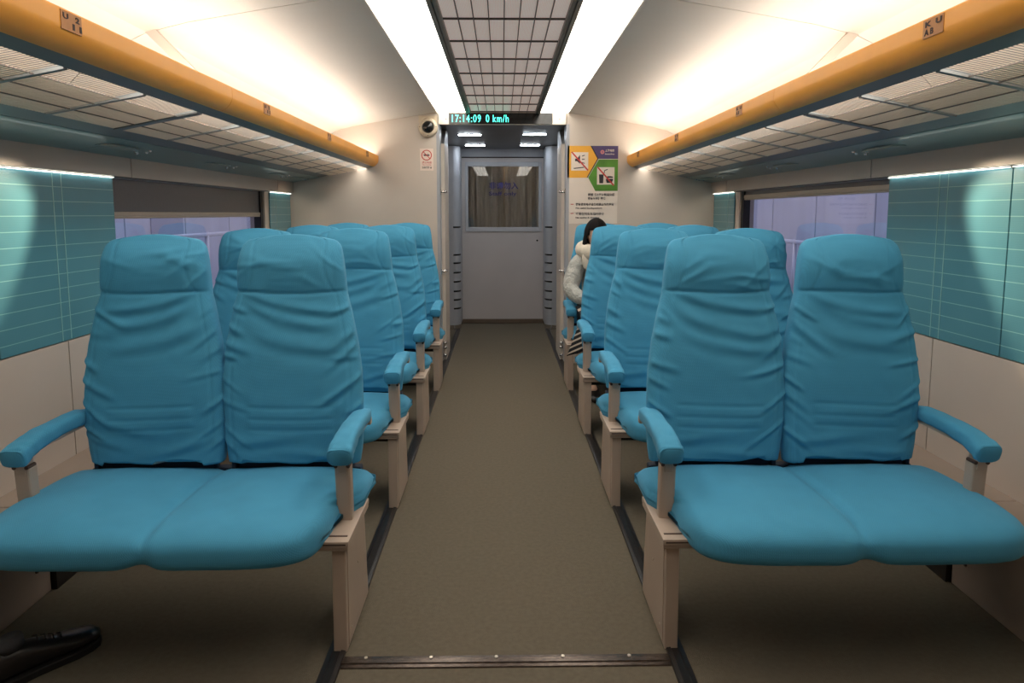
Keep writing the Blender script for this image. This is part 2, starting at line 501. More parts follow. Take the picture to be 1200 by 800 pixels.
# the far door with its window
dr = MB()
dr.box(-0.486, -0.432, YD, YD + 0.05, 0.012, 1.938)
dr.box(0.449, 0.502, YD, YD + 0.05, 0.012, 1.938)
dr.box(-0.432, 0.449, YD, YD + 0.05, 0.012, 1.091)
dr.box(-0.432, 0.449, YD, YD + 0.05, 1.89, 1.938)
door = struct('door_1', dr, M['door'])
wfm = MB()
for b in ((-0.436, -0.403, 1.088, 1.893), (0.42, 0.453, 1.088, 1.893), (-0.403, 0.42, 1.088, 1.141), (-0.403, 0.42, 1.842, 1.893)):
    wfm.box(b[0], b[1], YD - 0.012, YD + 0.045, b[2], b[3])
wfm.build('window_frame', M['doorframe'], door, bevel=0.004)
MB().box(-0.405, 0.422, YD + 0.012, YD + 0.018, 1.139, 1.844).build('pane', M['pane'], door)
MB().box(-0.486, 0.502, YD - 0.006, YD, 0.004, 0.055).build('kick_plate', M['kick'], door, bevel=0.002)
h = MB().box(0.476, 0.500, YD - 0.03, YD, 0.93, 1.02); h.box(0.482, 0.492, YD - 0.042, YD - 0.03, 0.90, 0.985)
h.build('door_handle', M['black'], door, bevel=0.004)
MB().tube([(0.404, YD - 0.005, 0.985), (0.404, YD + 0.01, 0.985)], 0.010, 16).build('lock', M['black'], door)
st = text_obj('window_sticker', '非请勿入', 0.085, M['bluesign'], facing_y(-0.16, YD + 0.009, 1.59), door, bold=0.002, width=0.34)
text_obj('window_sticker', 'Staff only', 0.06, M['bluesign'], facing_y(-0.16, YD + 0.009, 1.51), door, bold=0.001, width=0.32)

# curtain behind the door glass: two halves
for s, lab in ((-1, 'beige pleated curtain half behind the left of the door window'), (1, 'beige pleated curtain half behind the right of the door window')):
    mb = MB(); rng = random.Random(5 + s)
    N = 90; x0, x1 = (-0.47, 0.0) if s < 0 else (-0.035, 0.48)
    rows = []
    for z in (0.95, 1.3, 1.6, 1.95):
        row = []
        for i in range(N + 1):
            x = x0 + (x1 - x0) * i / N
            q = x * 55 + 2.2 * math.sin(x * 13 + s)
            row.append((x, YD + (0.12 if s < 0 else 0.20) + 0.026 * math.sin(q) + 0.008 * math.sin(q * 2.7 + z), z))
        rows.append(row)
    vs = [p for r_ in rows for p in r_] + [(p[0], p[1] + 0.003, p[2]) for r_ in rows for p in r_]
    fs = []
    n = N + 1; T = n * len(rows)
    for k in range(len(rows) - 1):
        for i in range(N):
            a = k * n + i
            fs.append((a, a + 1, a + n + 1, a + n)); fs.append((a + T, a + n + T, a + n + 1 + T, a + 1 + T))
    mb.add(vs, fs)
    tag(mb.build('curtain', M['curtain'], smooth=True), lab, 'curtain', 'curtains behind the far door window')
# cab behind the door
cb = MB(); cb.box(-0.7, 0.7, 8.9, 8.95, 0, 2.2); cb.box(-0.7, 0.7, 8.131, 8.95, 2.1, 2.15); cb.box(-0.75, -0.7, 8.131, 8.95, 0, 2.15); cb.box(0.7, 0.75, 8.131, 8.95, 0, 2.15)
struct('wall_cab', cb, M['grey'])
cl_ = bpy.data.lights.new('curtain_fill', 'AREA'); cl_.energy = 10.0; cl_.size = 0.5; cl_.color = (1, 0.9, 0.75)  # unseen fill light, added in the cab to lighten the curtain
co = bpy.data.objects.new('curtain_fill', cl_); co.location = (0, 8.5, 2.05); col.objects.link(co)

# rounded equipment columns either side of the door
for s in (-1, 1):
    cab = thing('equipment_column', (s * 0.55, 7.75, 0), 'rounded grey column with black slots %s of the far door' % ('left' if s < 0 else 'right'), 'cabinet', 'columns beside the far door')
    out = []
    for i in range(13):
        a = -PI / 2 + (PI / 2) * i / 12
        # quarter round toward the aisle and the camera
        out.append((-s * (0.0 + 0.075 * math.cos(a) - 0.0), 0.0 + 0.11 * math.sin(a) - 0.05))
    pts = [(s * 0.068, -0.16)] + out + [(-s * 0.075, 0.26), (s * 0.068, 0.26)]
    MB().prism_z(pts, 0.05, 2.035).build('column_body', M['grey'], cab)
    MB().prism_z([(x * 1.02, y * 1.02 - 0.001) for x, y in pts], 0.0, 0.052).build('foot_ring', M['chrome'], cab)
    for z in (1.148, 0.841, 0.749, 0.642, 0.541, 0.434, 0.337, 0.239):
        MB().prism_z([(x * 1.015 if abs(x) > 0.07 else x, y - 0.0015) for x, y in out] + [(-s * 0.072, 0.1), (0, -0.1)], z - 0.009, z + 0.009).build('slot', M['black'], cab)

# vestibule lamps
for i, (x, y, lb) in enumerate(((-0.313, 6.55, 'nearer left'), (0.297, 6.50, 'nearer right'), (-0.30, 7.55, 'farther left'), (0.295, 7.51, 'farther right'))):
    t = thing('recessed_light', (x, y, 2.042), '%s white recessed light in the dark vestibule ceiling' % lb, 'ceiling light', 'recessed vestibule lights')
    MB().box(-0.115, 0.115, -0.045, 0.045, -0.006, 0.0).build('light_frame', M['greydark'], t, bevel=0.003)
    MB().box(-0.105, 0.105, -0.036, 0.036, -0.010, -0.005).build('diffuser', M['lamp'], t, bevel=0.002)

# aisle threshold strip
th = MB()
th.prism_x([(1.838, 0), (1.840, 0.004), (1.850, 0.006), (1.852, 0.010), (1.872, 0.010), (1.874, 0.006), (1.888, 0.005), (1.890, 0)], -0.477, 0.477)
ths = struct('trim_9', th, M['bronze'])
for x in (-0.41, -0.22, -0.03, 0.165, 0.36):
    MB().tube([(x, 1.873, 0.005), (x, 1.873, 0.0122)], 0.0052, 12).build('screw', M['screw'], ths)

# ------------------------------------------------------------------ centre of the ceiling
cp = thing('ceiling_grid_panel', (0, 0, 2.14), 'long pinkish perforated metal ceiling panel with dark grid, between the light strips', 'ceiling panel')
MB().box(-0.266, 0.266, Y0, YE, 0.004, 0.014).build('perforated_sheet', M['perf'], cp)
g = MB()
for i in range(1, 8):
    x = -0.266 + 0.532 * i / 8
    g.box(x - 0.0021, x + 0.0021, Y0, YE, -0.004, 0.004)
y = 3.07
ylist = []
while y > Y0: ylist.append(y); y -= 0.388
y = 3.07 + 0.388
while y < YE - 0.05: ylist.append(y); y += 0.388
for y in ylist: g.box(-0.266, 0.266, y - 0.003, y + 0.003, -0.0045, 0.0038)
g.build('grid', M['bar'], cp)
for s in (-1, 1):
    MB().box(s * 0.268, s * 0.286, Y0, YE, -0.012, 0.02).build('edge_rail', M['taupe'], cp, bevel=0.002)
    MB().box(s * 0.289, s * 0.309, Y0, YE, -0.016, 0.02).build('edge_rail', M['taupe'], cp, bevel=0.002)
    MB().box(s * 0.284, s * 0.291, Y0, YE, 0.0, 0.015).build('groove', M['bar'], cp)
    t = thing('ceiling_light_strip', (s * 0.43, 0, 2.143), 'glowing white ceiling light strip running %s of the perforated panel' % ('left' if s < 0 else 'right'), 'ceiling light', 'long ceiling light strips')
    MB().box(-0.118, 0.118, 0.5, YE, 0, 0.012).build('diffuser', M['diffuser'], t)
    MB().box(-0.118, 0.118, Y0, 0.5, 0, 0.012).build('unlit_filler', M['white'], t)  # unseen unlit stretch, added so less light reaches the foreground
    b = MB()
    for k in (-0.059, 0, 0.059): b.box(k - 0.0012, k + 0.0012, Y0, YE, -0.0025, 0.001)
    for y in ylist: b.box(-0.118, 0.118, y - 0.0015, y + 0.0015, -0.0025, 0.001)
    b.build('diffuser_grid', M['diffbar'], t)
    MB().box(s * 0.1185, s * 0.126, Y0, YE, -0.008, 0.02).build('light_trim', M['white'], t, bevel=0.001)

# ------------------------------------------------------------------ speed display over the portal
sd = thing('speed_display', (0, YE - 0.02, 2.04), 'black display with green digits over the doorway', 'display')
MB().box(-0.54, 0.53, 0.0, 0.04, 0, 0.098).build('housing', M['white'], sd, bevel=0.004)
MB().box(-0.452, 0.415, -0.005, 0.002, 0.004, 0.095).build('screen', M['black'], sd, bevel=0.001)
tt = text_obj('digits', '17:14:09', 0.085, M['led'], facing_y(-0.437, -0.0065, 0.020), sd, width=0.24, bold=0.0004, space=1.25)
tt = text_obj('digits', '0 km/h', 0.085, M['led'], facing_y(-0.145, -0.0065, 0.020), sd, width=0.19, bold=0.0004, space=1.15)
for x in (-0.475, 0.475): MB().tube([(x, -0.002, 0.045), (x, 0.002, 0.045)], 0.004, 8).build('screw', M['gap'], sd)

# ------------------------------------------------------------------ dome camera
dc = thing('dome_camera', (-0.626, YE - 0.002, 2.015), 'round cream security camera with a black dome high on the end wall', 'camera')
rings = []
for y, r in ((0, 0.080), (-0.012, 0.081), (-0.028, 0.076), (-0.040, 0.066), (-0.046, 0.054), (-0.040, 0.049), (-0.02, 0.049)):
    rings.append([(r * math.cos(a), y, r * math.sin(a)) for a in [2 * PI * k / 40 for k in range(40)]])
MB().loft(rings).build('housing', M['cream'], dc, smooth=True)
rings = []
for k in range(9):
    a = k / 8 * PI / 2 * 0.97
    rings.append([(0.049 * math.cos(a) * math.cos(q), -0.034 - 0.045 * math.sin(a), 0.049 * math.cos(a) * math.sin(q)) for q in [2 * PI * i / 32 for i in range(32)]])
MB().loft(rings).build('dome', M['black'], dc, smooth=True)
for a in (0.05, PI - 0.05, -PI / 2):
    MB().tube([(0.068 * math.cos(a), -0.036, 0.068 * math.sin(a)), (0.068 * math.cos(a), -0.042, 0.068 * math.sin(a))], 0.0035, 8).build('screw', M['slot'], dc)
MB().box(-0.08, 0.075, -0.004, 0.0, 0.04, 0.098).build('back_plate', M['cream'], dc)

# ------------------------------------------------------------------ no smoking sign
ns = thing('no_smoking_sign', (-0.644, YE - 0.001, 1.66), 'small pale no smoking notice with a red ring on the end wall under the camera', 'sign')
MB().box(-0.056, 0.056, -0.002, 0.0, 0, 0.183).build('board', M['signpaper'], ns)
rg = MB(); N = 40
R1, R2, zc = 0.044, 0.037, 0.128
vs = []
for k in range(N):
    a = 2 * PI * k / N
    for R_ in (R1, R2):
        for y in (-0.0035, -0.002): vs.append((R_ * math.cos(a), y, zc + R_ * math.sin(a)))
fs = []
for k in range(N):
    a = 4 * k; b = 4 * ((k + 1) % N)
    fs += [(a, b, b + 2, a + 2), (a + 1, a + 3, b + 3, b + 1), (a, a + 1, b + 1, b), (a + 2, b + 2, b + 3, a + 3)]
rg.add(vs, fs); rg.build('red_ring', M['red'], ns)
c = MB(); c.box(-0.024, 0.014, -0.0032, -0.002, zc - 0.006, zc + 0.006); c.box(0.015, 0.024, -0.0032, -0.002, zc - 0.006, zc + 0.006)
c.box(0.010, 0.013, -0.0032, -0.002, zc + 0.010, zc + 0.016)
c.build('cigarette', M['blackink'], ns)
sl = MB(); 
sl.add([(-0.03, -0.0045, zc + 0.026), (-0.026, -0.0045, zc + 0.030), (0.030, -0.0045, zc - 0.026), (0.026, -0.0045, zc - 0.030),
        (-0.03, -0.002, zc + 0.026), (-0.026, -0.002, zc + 0.030), (0.030, -0.002, zc - 0.026), (0.026, -0.002, zc - 0.030)],
       [(0, 1, 2, 3), (4, 7, 6, 5), (0, 4, 5, 1), (1, 5, 6, 2), (2, 6, 7, 3), (3, 7, 4, 0)])
sl.build('slash', M['red'], ns)
text_obj('lettering', '禁止吸烟', 0.019, M['red'], facing_y(-0.040, -0.0026, 0.060), ns, width=0.08)
text_obj('lettering', 'No smoking', 0.013, M['red'], facing_y(-0.036, -0.0026, 0.044), ns, width=0.072)
text_obj('lettering', '违者罚款 ▲', 0.02, M['blackink'], facing_y(-0.040, -0.0026, 0.018), ns, width=0.082)

# ------------------------------------------------------------------ conduct poster
PX0, PX1, PZ0, PZ1 = 0.544, 0.974, 1.213, 1.867
po = thing('notice_poster', (PX0, YE - 0.001, PZ0), 'tall notice poster with amber, purple and green fields on the end wall', 'poster')
PW, PH = PX1 - PX0, PZ1 - PZ0
def pp(px, py):                       # poster fractions from reading positions (0..60 across, 0..92 down)
    return (px / 59.5 * PW, PH * (1 - py / 92.0))
def poly(name, pts, m, y0, y1, parent=po):
    q = [pp(*p) for p in pts]
    return MB().add([(x, -y0, z) for x, z in q] + [(x, -y1, z) for x, z in q],
                    [tuple(range(len(q))), tuple(range(2 * len(q) - 1, len(q) - 1, -1))] + [(i, i + len(q), (i + 1) % len(q) + len(q), (i + 1) % len(q)) for i in range(len(q))]).build(name, m, parent)
MB().box(0, PW, -0.002, 0, 0, PH).build('board', M['paper'], po)
poly('amber_field', [(0, 0), (27, 0), (35.4, 15), (22.8, 37.4), (0, 37.4)], M['amber'], 0.002, 0.003)
poly('black_line', [(27, 0), (28.6, 0), (36.6, 15), (24, 37.4), (22.8, 37.4), (35.2, 15)], M['blackink'], 0.002, 0.0034)
poly('purple_field', [(28.6, 0), (59.5, 0), (59.5, 15.2), (36.7, 15.2)], M['purple'], 0.002, 0.003)
poly('green_field', [(36.8, 15.8), (59.5, 15.8), (59.5, 53), (33.2, 53), (24.6, 37.2)], M['green'], 0.002, 0.003)
poly('white_card', [(4.5, 7.5), (24.5, 7.5), (24.5, 29), (4.5, 29)], M['paper'], 0.003, 0.0037)
poly('white_card', [(35, 25), (55.5, 25), (55.5, 45.5), (35, 45.5)], M['paper'], 0.003, 0.0037)
poly('loudspeaker_symbol', [(9, 15), (11.5, 15), (14.8, 10.5), (14.8, 21), (11.5, 18), (9, 18)], M['blackink'], 0.0037, 0.0043)
for k, (a, b) in enumerate(((11.5, 13.5), (15.2, 15.4), (19, 17.4))):
    poly('sound_wave', [(17, a), (20.3, a - 1 + k), (20.3, a + k), (17, a + 1)], M['blackink'], 0.0037, 0.0043)
poly('hand_line', [(7, 26), (19, 24.6), (20, 25.6), (8, 27)], M['blackink'], 0.0037, 0.0043)
poly('cup_symbol', [(37.3, 33.5), (42.8, 33.5), (42.3, 44), (37.8, 44)], M['blackink'], 0.0037, 0.0043)
poly('straw_symbol', [(42.6, 33.5), (43.6, 28.5), (47.5, 27), (47.5, 28), (44.3, 29.2), (43.4, 33.5)], M['blackink'], 0.0037, 0.0043)
poly('burger_symbol', [(45.5, 36.3), (48, 35.5), (51.5, 35.5), (53.8, 36.3), (53.8, 37.6), (45.5, 37.6)], M['blackink'], 0.0037, 0.0043)
poly('burger_symbol', [(45.5, 38.6), (53.8, 38.6), (53.8, 40), (52.5, 43.5), (46.5, 43.5), (45.5, 40)], M['blackink'], 0.0037, 0.0043)
for dx, dy in ((0, 0), (30.6, 17.8)):
    poly('red_slash', [(4.3 + dx, 7.6 + dy), (5.6 + dx, 6.6 + dy), (25 + dx, 28.2 + dy), (23.6 + dx, 29.3 + dy)], M['red'], 0.0043, 0.0050)
pl = MB(); cx, cz = pp(41, 7.2)
vs = []
for k in range(28):
    a = 2 * PI * k / 28
    for R_ in (0.0165, 0.009):
        for y in (-0.0038, -0.0028): vs.append((cx + R_ * math.cos(a), y, cz + R_ * math.sin(a)))
fs = []
for k in range(28):
    a = 4 * k; b = 4 * ((k + 1) % 28)
    fs += [(a, b, b + 2, a + 2), (a + 1, a + 3, b + 3, b + 1), (a, a + 1, b + 1, b), (a + 2, b + 2, b + 3, a + 3)]
pl.add(vs, fs); pl.box(cx - 0.004, cx + 0.004, -0.0038, -0.0028, cz - 0.005, cz + 0.005)
pl.build('round_emblem', M['pink'], po)
def ptxt(body, px, py, size, w_, m=None):
    x, z = pp(px, py)
    return text_obj('lettering', body, size, m or M['blackink'], facing_y(x, -0.0032, z), po, width=w_ / 59.5 * PW, bold=0.0004)
ptxt('上海地铁', 44, 6.6, 0.022, 11, M['paper'])
ptxt('Shanghai Metro', 44, 10.2, 0.014, 11, M['paper'])
ptxt('根据《上海市轨道交通', 24.5, 58.6, 0.024, 31.5)
ptxt('乘客守则》要求', 24.5, 63.2, 0.024, 21)
ptxt('乘客使用电子设备时禁止外放声音', 10.2, 70.2, 0.024, 45)
ptxt('No using loudspeakers', 10.2, 74.2, 0.019, 31)
ptxt('不得在列车车厢内饮食', 10.2, 81.5, 0.024, 34)
ptxt('No eating & drinking', 10.2, 85.6, 0.019, 28)
for py in (68.4, 79.4):
    poly('red_dash', [(4.3, py), (7.8, py), (7.8, py + 0.8), (4.3, py + 0.8)], M['red'], 0.002, 0.0028)


# ================================================================== side details
def luggage_rack(s):
    side = 'left' if s < 0 else 'right'
    t = thing('luggage_rack', (s * 1.2, 0, 1.69), 'long luggage rack with orange front edge above the %s windows' % side, 'luggage rack', 'overhead luggage racks')
    ox, oz = s * 1.2, 1.69
    P = lambda pr: [(s * x - ox, z - oz) for x, z in pr]
    beam = [(1.060, 1.787), (1.054, 1.785), (1.0505, 1.780), (1.050, 1.774), (1.050, 1.745), (1.0505, 1.739), (1.0535, 1.730), (1.058, 1.722), (1.064, 1.714), (1.072, 1.706), (1.081, 1.699), (1.091, 1.6945), (1.10, 1.692), (1.10, 1.700), (1.086, 1.72), (1.078, 1.76), (1.078, 1.787)]
    for a, b in ((Y0, 2.709), (2.712, YE)):
        MB().prism_y(P(beam), a, b).build('front_beam', M['orange'], t, smooth=True)
        smooth_angle(t.children[-1] if False else bpy.data.objects[LAST[0]])
    MB().prism_y(P([(1.1, 1.692), (1.156, 1.680), (1.156, 1.690), (1.1, 1.702)]), Y0, YE).build('inner_strip', M['rackgrey'], t)
    MB().prism_y(P([(1.472, 1.618), (1.553, 1.603), (1.553, 1.613), (1.472, 1.628)]), Y0, YE).build('outer_strip', M['rackgrey'], t)
    # cells of slats
    zs = lambda x: 1.680 - (x - 1.156) * (1.680 - 1.618) / (1.472 - 1.156)
    bars = [2.66 + 0.4 * k for k in range(-9, 9)]
    bars = [b for b in bars if Y0 + 0.05 < b < YE - 0.05]
    for b in bars:
        wd = 0.022 if abs(b - 2.66) < 0.01 else 0.009
        MB().prism_y(P([(1.156, zs(1.156) - 0.004), (1.472, zs(1.472) - 0.004), (1.472, zs(1.472) + 0.008), (1.156, zs(1.156) + 0.008)]), b - wd, b + wd).build('cross_bar', M['rackgrey'], t)
    edges = [Y0] + bars + [YE]
    for a, b in zip(edges[:-1], edges[1:]):
        m = MB(); mi = MB(); y = a + 0.012
        while y < b - 0.014:
            m.prism_y(P([(1.235, zs(1.235)), (1.472, zs(1.472)), (1.472, zs(1.472) + 0.0012), (1.235, zs(1.235) + 0.0012)]), y, y + 0.0112)
            mi.prism_y(P([(1.156, zs(1.156)), (1.235, zs(1.235)), (1.235, zs(1.235) + 0.0006), (1.156, zs(1.156) + 0.0006)]), y + 0.002, y + 0.0056)
            y += 0.0150
        m.build('slat_panel', M['slat'], t)
        mi.build('slat_panel', M['rackgrey'], t)
        r = MB()
        for x in (1.235, 1.314, 1.393):
            r.box(s * (x - 0.0018) - ox, s * (x + 0.0018) - ox, a, b, zs(x) - 0.0035 - oz, zs(x) - oz)
        r.build('slat_rod', M['bar'], t)
    # shelf stiffener at the back and lamp channel behind the beam
    MB().prism_y(P([(1.10, 1.722), (1.16, 1.722), (1.235, 1.712), (1.235, 1.735), (1.19, 1.752), (1.10, 1.752)]), 0.9, YE).build('cove_lamp', M['cove'], t)
    # glossy panel towards the wall
    for a, b in ((Y0, 1.75), (1.752, 2.90), (2.902, 4.0), (4.002, 5.0), (5.002, YE)):
        MB().prism_y(P([(1.556, 1.601), (1.60, 1.592), (1.70, 1.574), (1.788, 1.556), (1.788, 1.575), (1.556, 1.62)]), a, b).build('soffit_panel', M['soffit'], t, bevel=0.001)
    # groups of reading lamps
    for y in (2.12, 3.18, 4.21, 5.25, 5.76):
        for dx, dy, r in ((0, -0.035, 0.011), (0.03, 0.03, 0.009), (-0.03, 0.03, 0.009), (0.0, 0.06, 0.009)):
            x = 1.66 + dx; z = 1.5815 - (x - 1.66) * 0.18
            MB().tube([(s * x - ox, y + dy, z + 0.004 - oz), (s * x - ox, y + dy, z - 0.006 - oz)], [r, r * 0.8], 14).build('reading_lamp', M['chrome'], t, smooth=False)
        bz = 1.5835
        MB().prism_z([(s * (1.66 + 0.045 * math.cos(q)) - ox, y - 0.0 + 0.16 * math.sin(q) - 0.17) for q in [2 * PI * k / 24 for k in range(24)]], bz - 0.0055 - oz, bz + 0.002 - oz).build('lamp_bezel', M['soffit'], t)
    # seat number plates on the beam
    for y in (1.72, 3.10, 4.20, 5.37):
        pm = MB().box(s * 1.0485 - ox, s * 1.051 - ox, y - 0.04, y + 0.04, 1.735 - oz, 1.779 - oz).build('number_plate', M['plate'], t)
        if s > 0:
            R = Matrix.Translation((1.0478 - ox, y + 0.032, 1.741 - oz)) @ Matrix.Rotation(-PI / 2, 4, 'Z') @ Matrix.Rotation(PI / 2, 4, 'X')
            R2 = Matrix.Translation((1.0478 - ox, y + 0.032, 1.761 - oz)) @ Matrix.Rotation(-PI / 2, 4, 'Z') @ Matrix.Rotation(PI / 2, 4, 'X')
            tx, t2 = 'A B', 'K  U'
        else:
            R = Matrix.Translation((-1.0478 - ox, y - 0.0, 1.741 - oz)) @ Matrix.Rotation(PI / 2, 4, 'Z') @ Matrix.Rotation(PI / 2, 4, 'X')
            R2 = Matrix.Translation((-1.0478 - ox, y - 0.034, 1.761 - oz)) @ Matrix.Rotation(PI / 2, 4, 'Z') @ Matrix.Rotation(PI / 2, 4, 'X')
            tx, t2 = 'I I', 'U   2'
        text_obj('plate_letters', tx, 0.020, M['ink'], R, pm, depth=0.0004, bold=0.0006, width=0.036)
        text_obj('plate_letters', t2, 0.018, M['ink'], R2, pm, depth=0.0004, bold=0.0006, width=0.064)
    # hanger from the ceiling to the beam
    m = MB()
    a0, a1 = (1.345, 2.006), (1.10, 1.752)
    m.add([(s * a0[0] - ox, 2.735, a0[1] - oz), (s * (a0[0] + 0.045) - ox, 2.735, a0[1] - 0.006 - oz), (s * (a1[0] + 0.045) - ox, 2.735, a1[1] - oz), (s * a1[0] - ox, 2.735, a1[1] - oz),
           (s * a0[0] - ox, 2.755, a0[1] - oz), (s * (a0[0] + 0.045) - ox, 2.755, a0[1] - 0.006 - oz), (s * (a1[0] + 0.045) - ox, 2.755, a1[1] - oz), (s * a1[0] - ox, 2.755, a1[1] - oz)],
          [(0, 1, 2, 3), (4, 7, 6, 5), (0, 4, 5, 1), (1, 5, 6, 2), (2, 6, 7, 3), (3, 7, 4, 0)])
    m.build('hanger', M['ceiling'], t)
    MB().box(s * 1.47 - ox, s * 1.80 - ox, Y0, YE, 1.63 - oz, 1.638 - oz).build('rear_shelf', M['rackgrey'], t)
    return t


def glass_sheets(s):
    side = 'left' if s < 0 else 'right'
    for y0, y1, lab in ((1.2, 2.405, 'nearest teal frosted glass wall panel on the %s, cut by the photo edge' % side),
                        (2.41, WIN0 + 0.02, 'large teal frosted glass wall panel on the %s beside the front seat row' % side),
                        (WIN1 + 0.085, YE - 0.035, 'narrow teal frosted glass wall panel on the %s next to the end wall' % side)):
        t = thing('frosted_glass_panel', (s * 1.80, (y0 + y1) / 2, SILL), lab, 'glass panel', 'teal frosted glass wall panels')
        yc = (y0 + y1) / 2
        sh = MB().box(-s * 0.010, -s * 0.002, y0 - yc, y1 - yc, 0.004, HEAD - SILL - 0.004).build('glass_sheet', M['glass_panel'], t, bevel=0.0015)
        ln = MB()
        if y0 == 2.41:
            js = (2.755, 2.81)
        elif y0 > 5: js = (5.45,)
        else: js = (1.6, 1.65)
        for j in js: ln.box(-s * 0.0112, -s * 0.0095, j - yc - 0.002, j - yc + 0.002, 0.006, HEAD - SILL - 0.006)
        ln.build('sheet_edge', M['edge'], t)
        MB().box(-s * 0.022, -s * 0.011, y0 - yc + 0.01, y1 - yc - 0.01, HEAD - SILL - 0.003, HEAD - SILL - 0.0005).build('light_strip', M['strip'], t)


def side_window(s):
    side = 'left' if s < 0 else 'right'
    n = 1 if s < 0 else 2
    fr = MB()
    fr.box(s * 1.80, s * 1.88, WIN1, WIN1 + 0.03, SILL, HEAD)
    fr.box(s * 1.80, s * 1.815, WIN1 + 0.03, WIN1 + 0.085, SILL, HEAD)
    fr.box(s * 1.815, s * 1.88, WIN0 - 0.0, WIN0 + 0.02, SILL, HEAD)
    fr.box(s * 1.80, s * 1.88, WIN0 + 0.02, WIN1, SILL - 0.02, SILL + 0.012)
    fo = struct('window_%d' % n, fr, M['wall'], bevel=0.003)
    MB().box(s * 1.868, s * 1.876, WIN0 + 0.02, WIN1, SILL + 0.012, HEAD).build('pane', M['pane'], fo)
    MB().box(s * 1.815, s * 1.867, WIN1 - 0.045, WIN1 - 0.001, SILL + 0.013, HEAD).build('gasket', M['rail'], fo)
    zb, zt = (1.275, 1.307) if s < 0 else (1.400, 1.437)
    t = thing('roller_blind', (s * 1.83, (WIN0 + WIN1) / 2, HEAD), ('dark roller blind pulled lower, on the left window' if s < 0 else 'dark roller blind rolled nearly up, on the right window'), 'blind', 'roller blinds')
    L = (WIN1 - WIN0) / 2 - 0.03
    MB().box(-0.002, 0.002, -L, L, zt - HEAD - 0.004, -0.002).build('blind_fabric', M['blinddark'], t)
    b = MB(); b.box(-0.012, 0.010, -L, L, zb - HEAD + 0.012, zt - HEAD); b.box(-0.009, 0.008, -L, L, zb - HEAD, zb - HEAD + 0.0115)
    b.build('bottom_bar', M['blindbar'], t, bevel=0.003)


for s in (-1, 1):
    luggage_rack(s); glass_sheets(s); side_window(s)
    # spot lamps set in the soffit that wash the glass sheets
    for (y, ty, tz, e, ang) in ((2.97, 2.0, 1.02, SPOT_W, 45), (5.56, 5.60, 1.0, 1.2, 110), (1.5, 1.0, 0.8, 5, 100)):
        L = bpy.data.lights.new('panel_spot', 'SPOT'); L.energy = e; L.spot_size = math.radians(ang); L.spot_blend = 0.5
        L.color = (1.0, 0.80, 0.56); L.shadow_soft_size = 0.02
        o = bpy.data.objects.new('panel_spot', L); col.objects.link(o)
        o.location = (s * 1.51, y, 1.598)
        dv = Vector((s * 1.795, ty, tz)) - o.location
        o.rotation_euler = dv.to_track_quat('-Z', 'Y').to_euler()


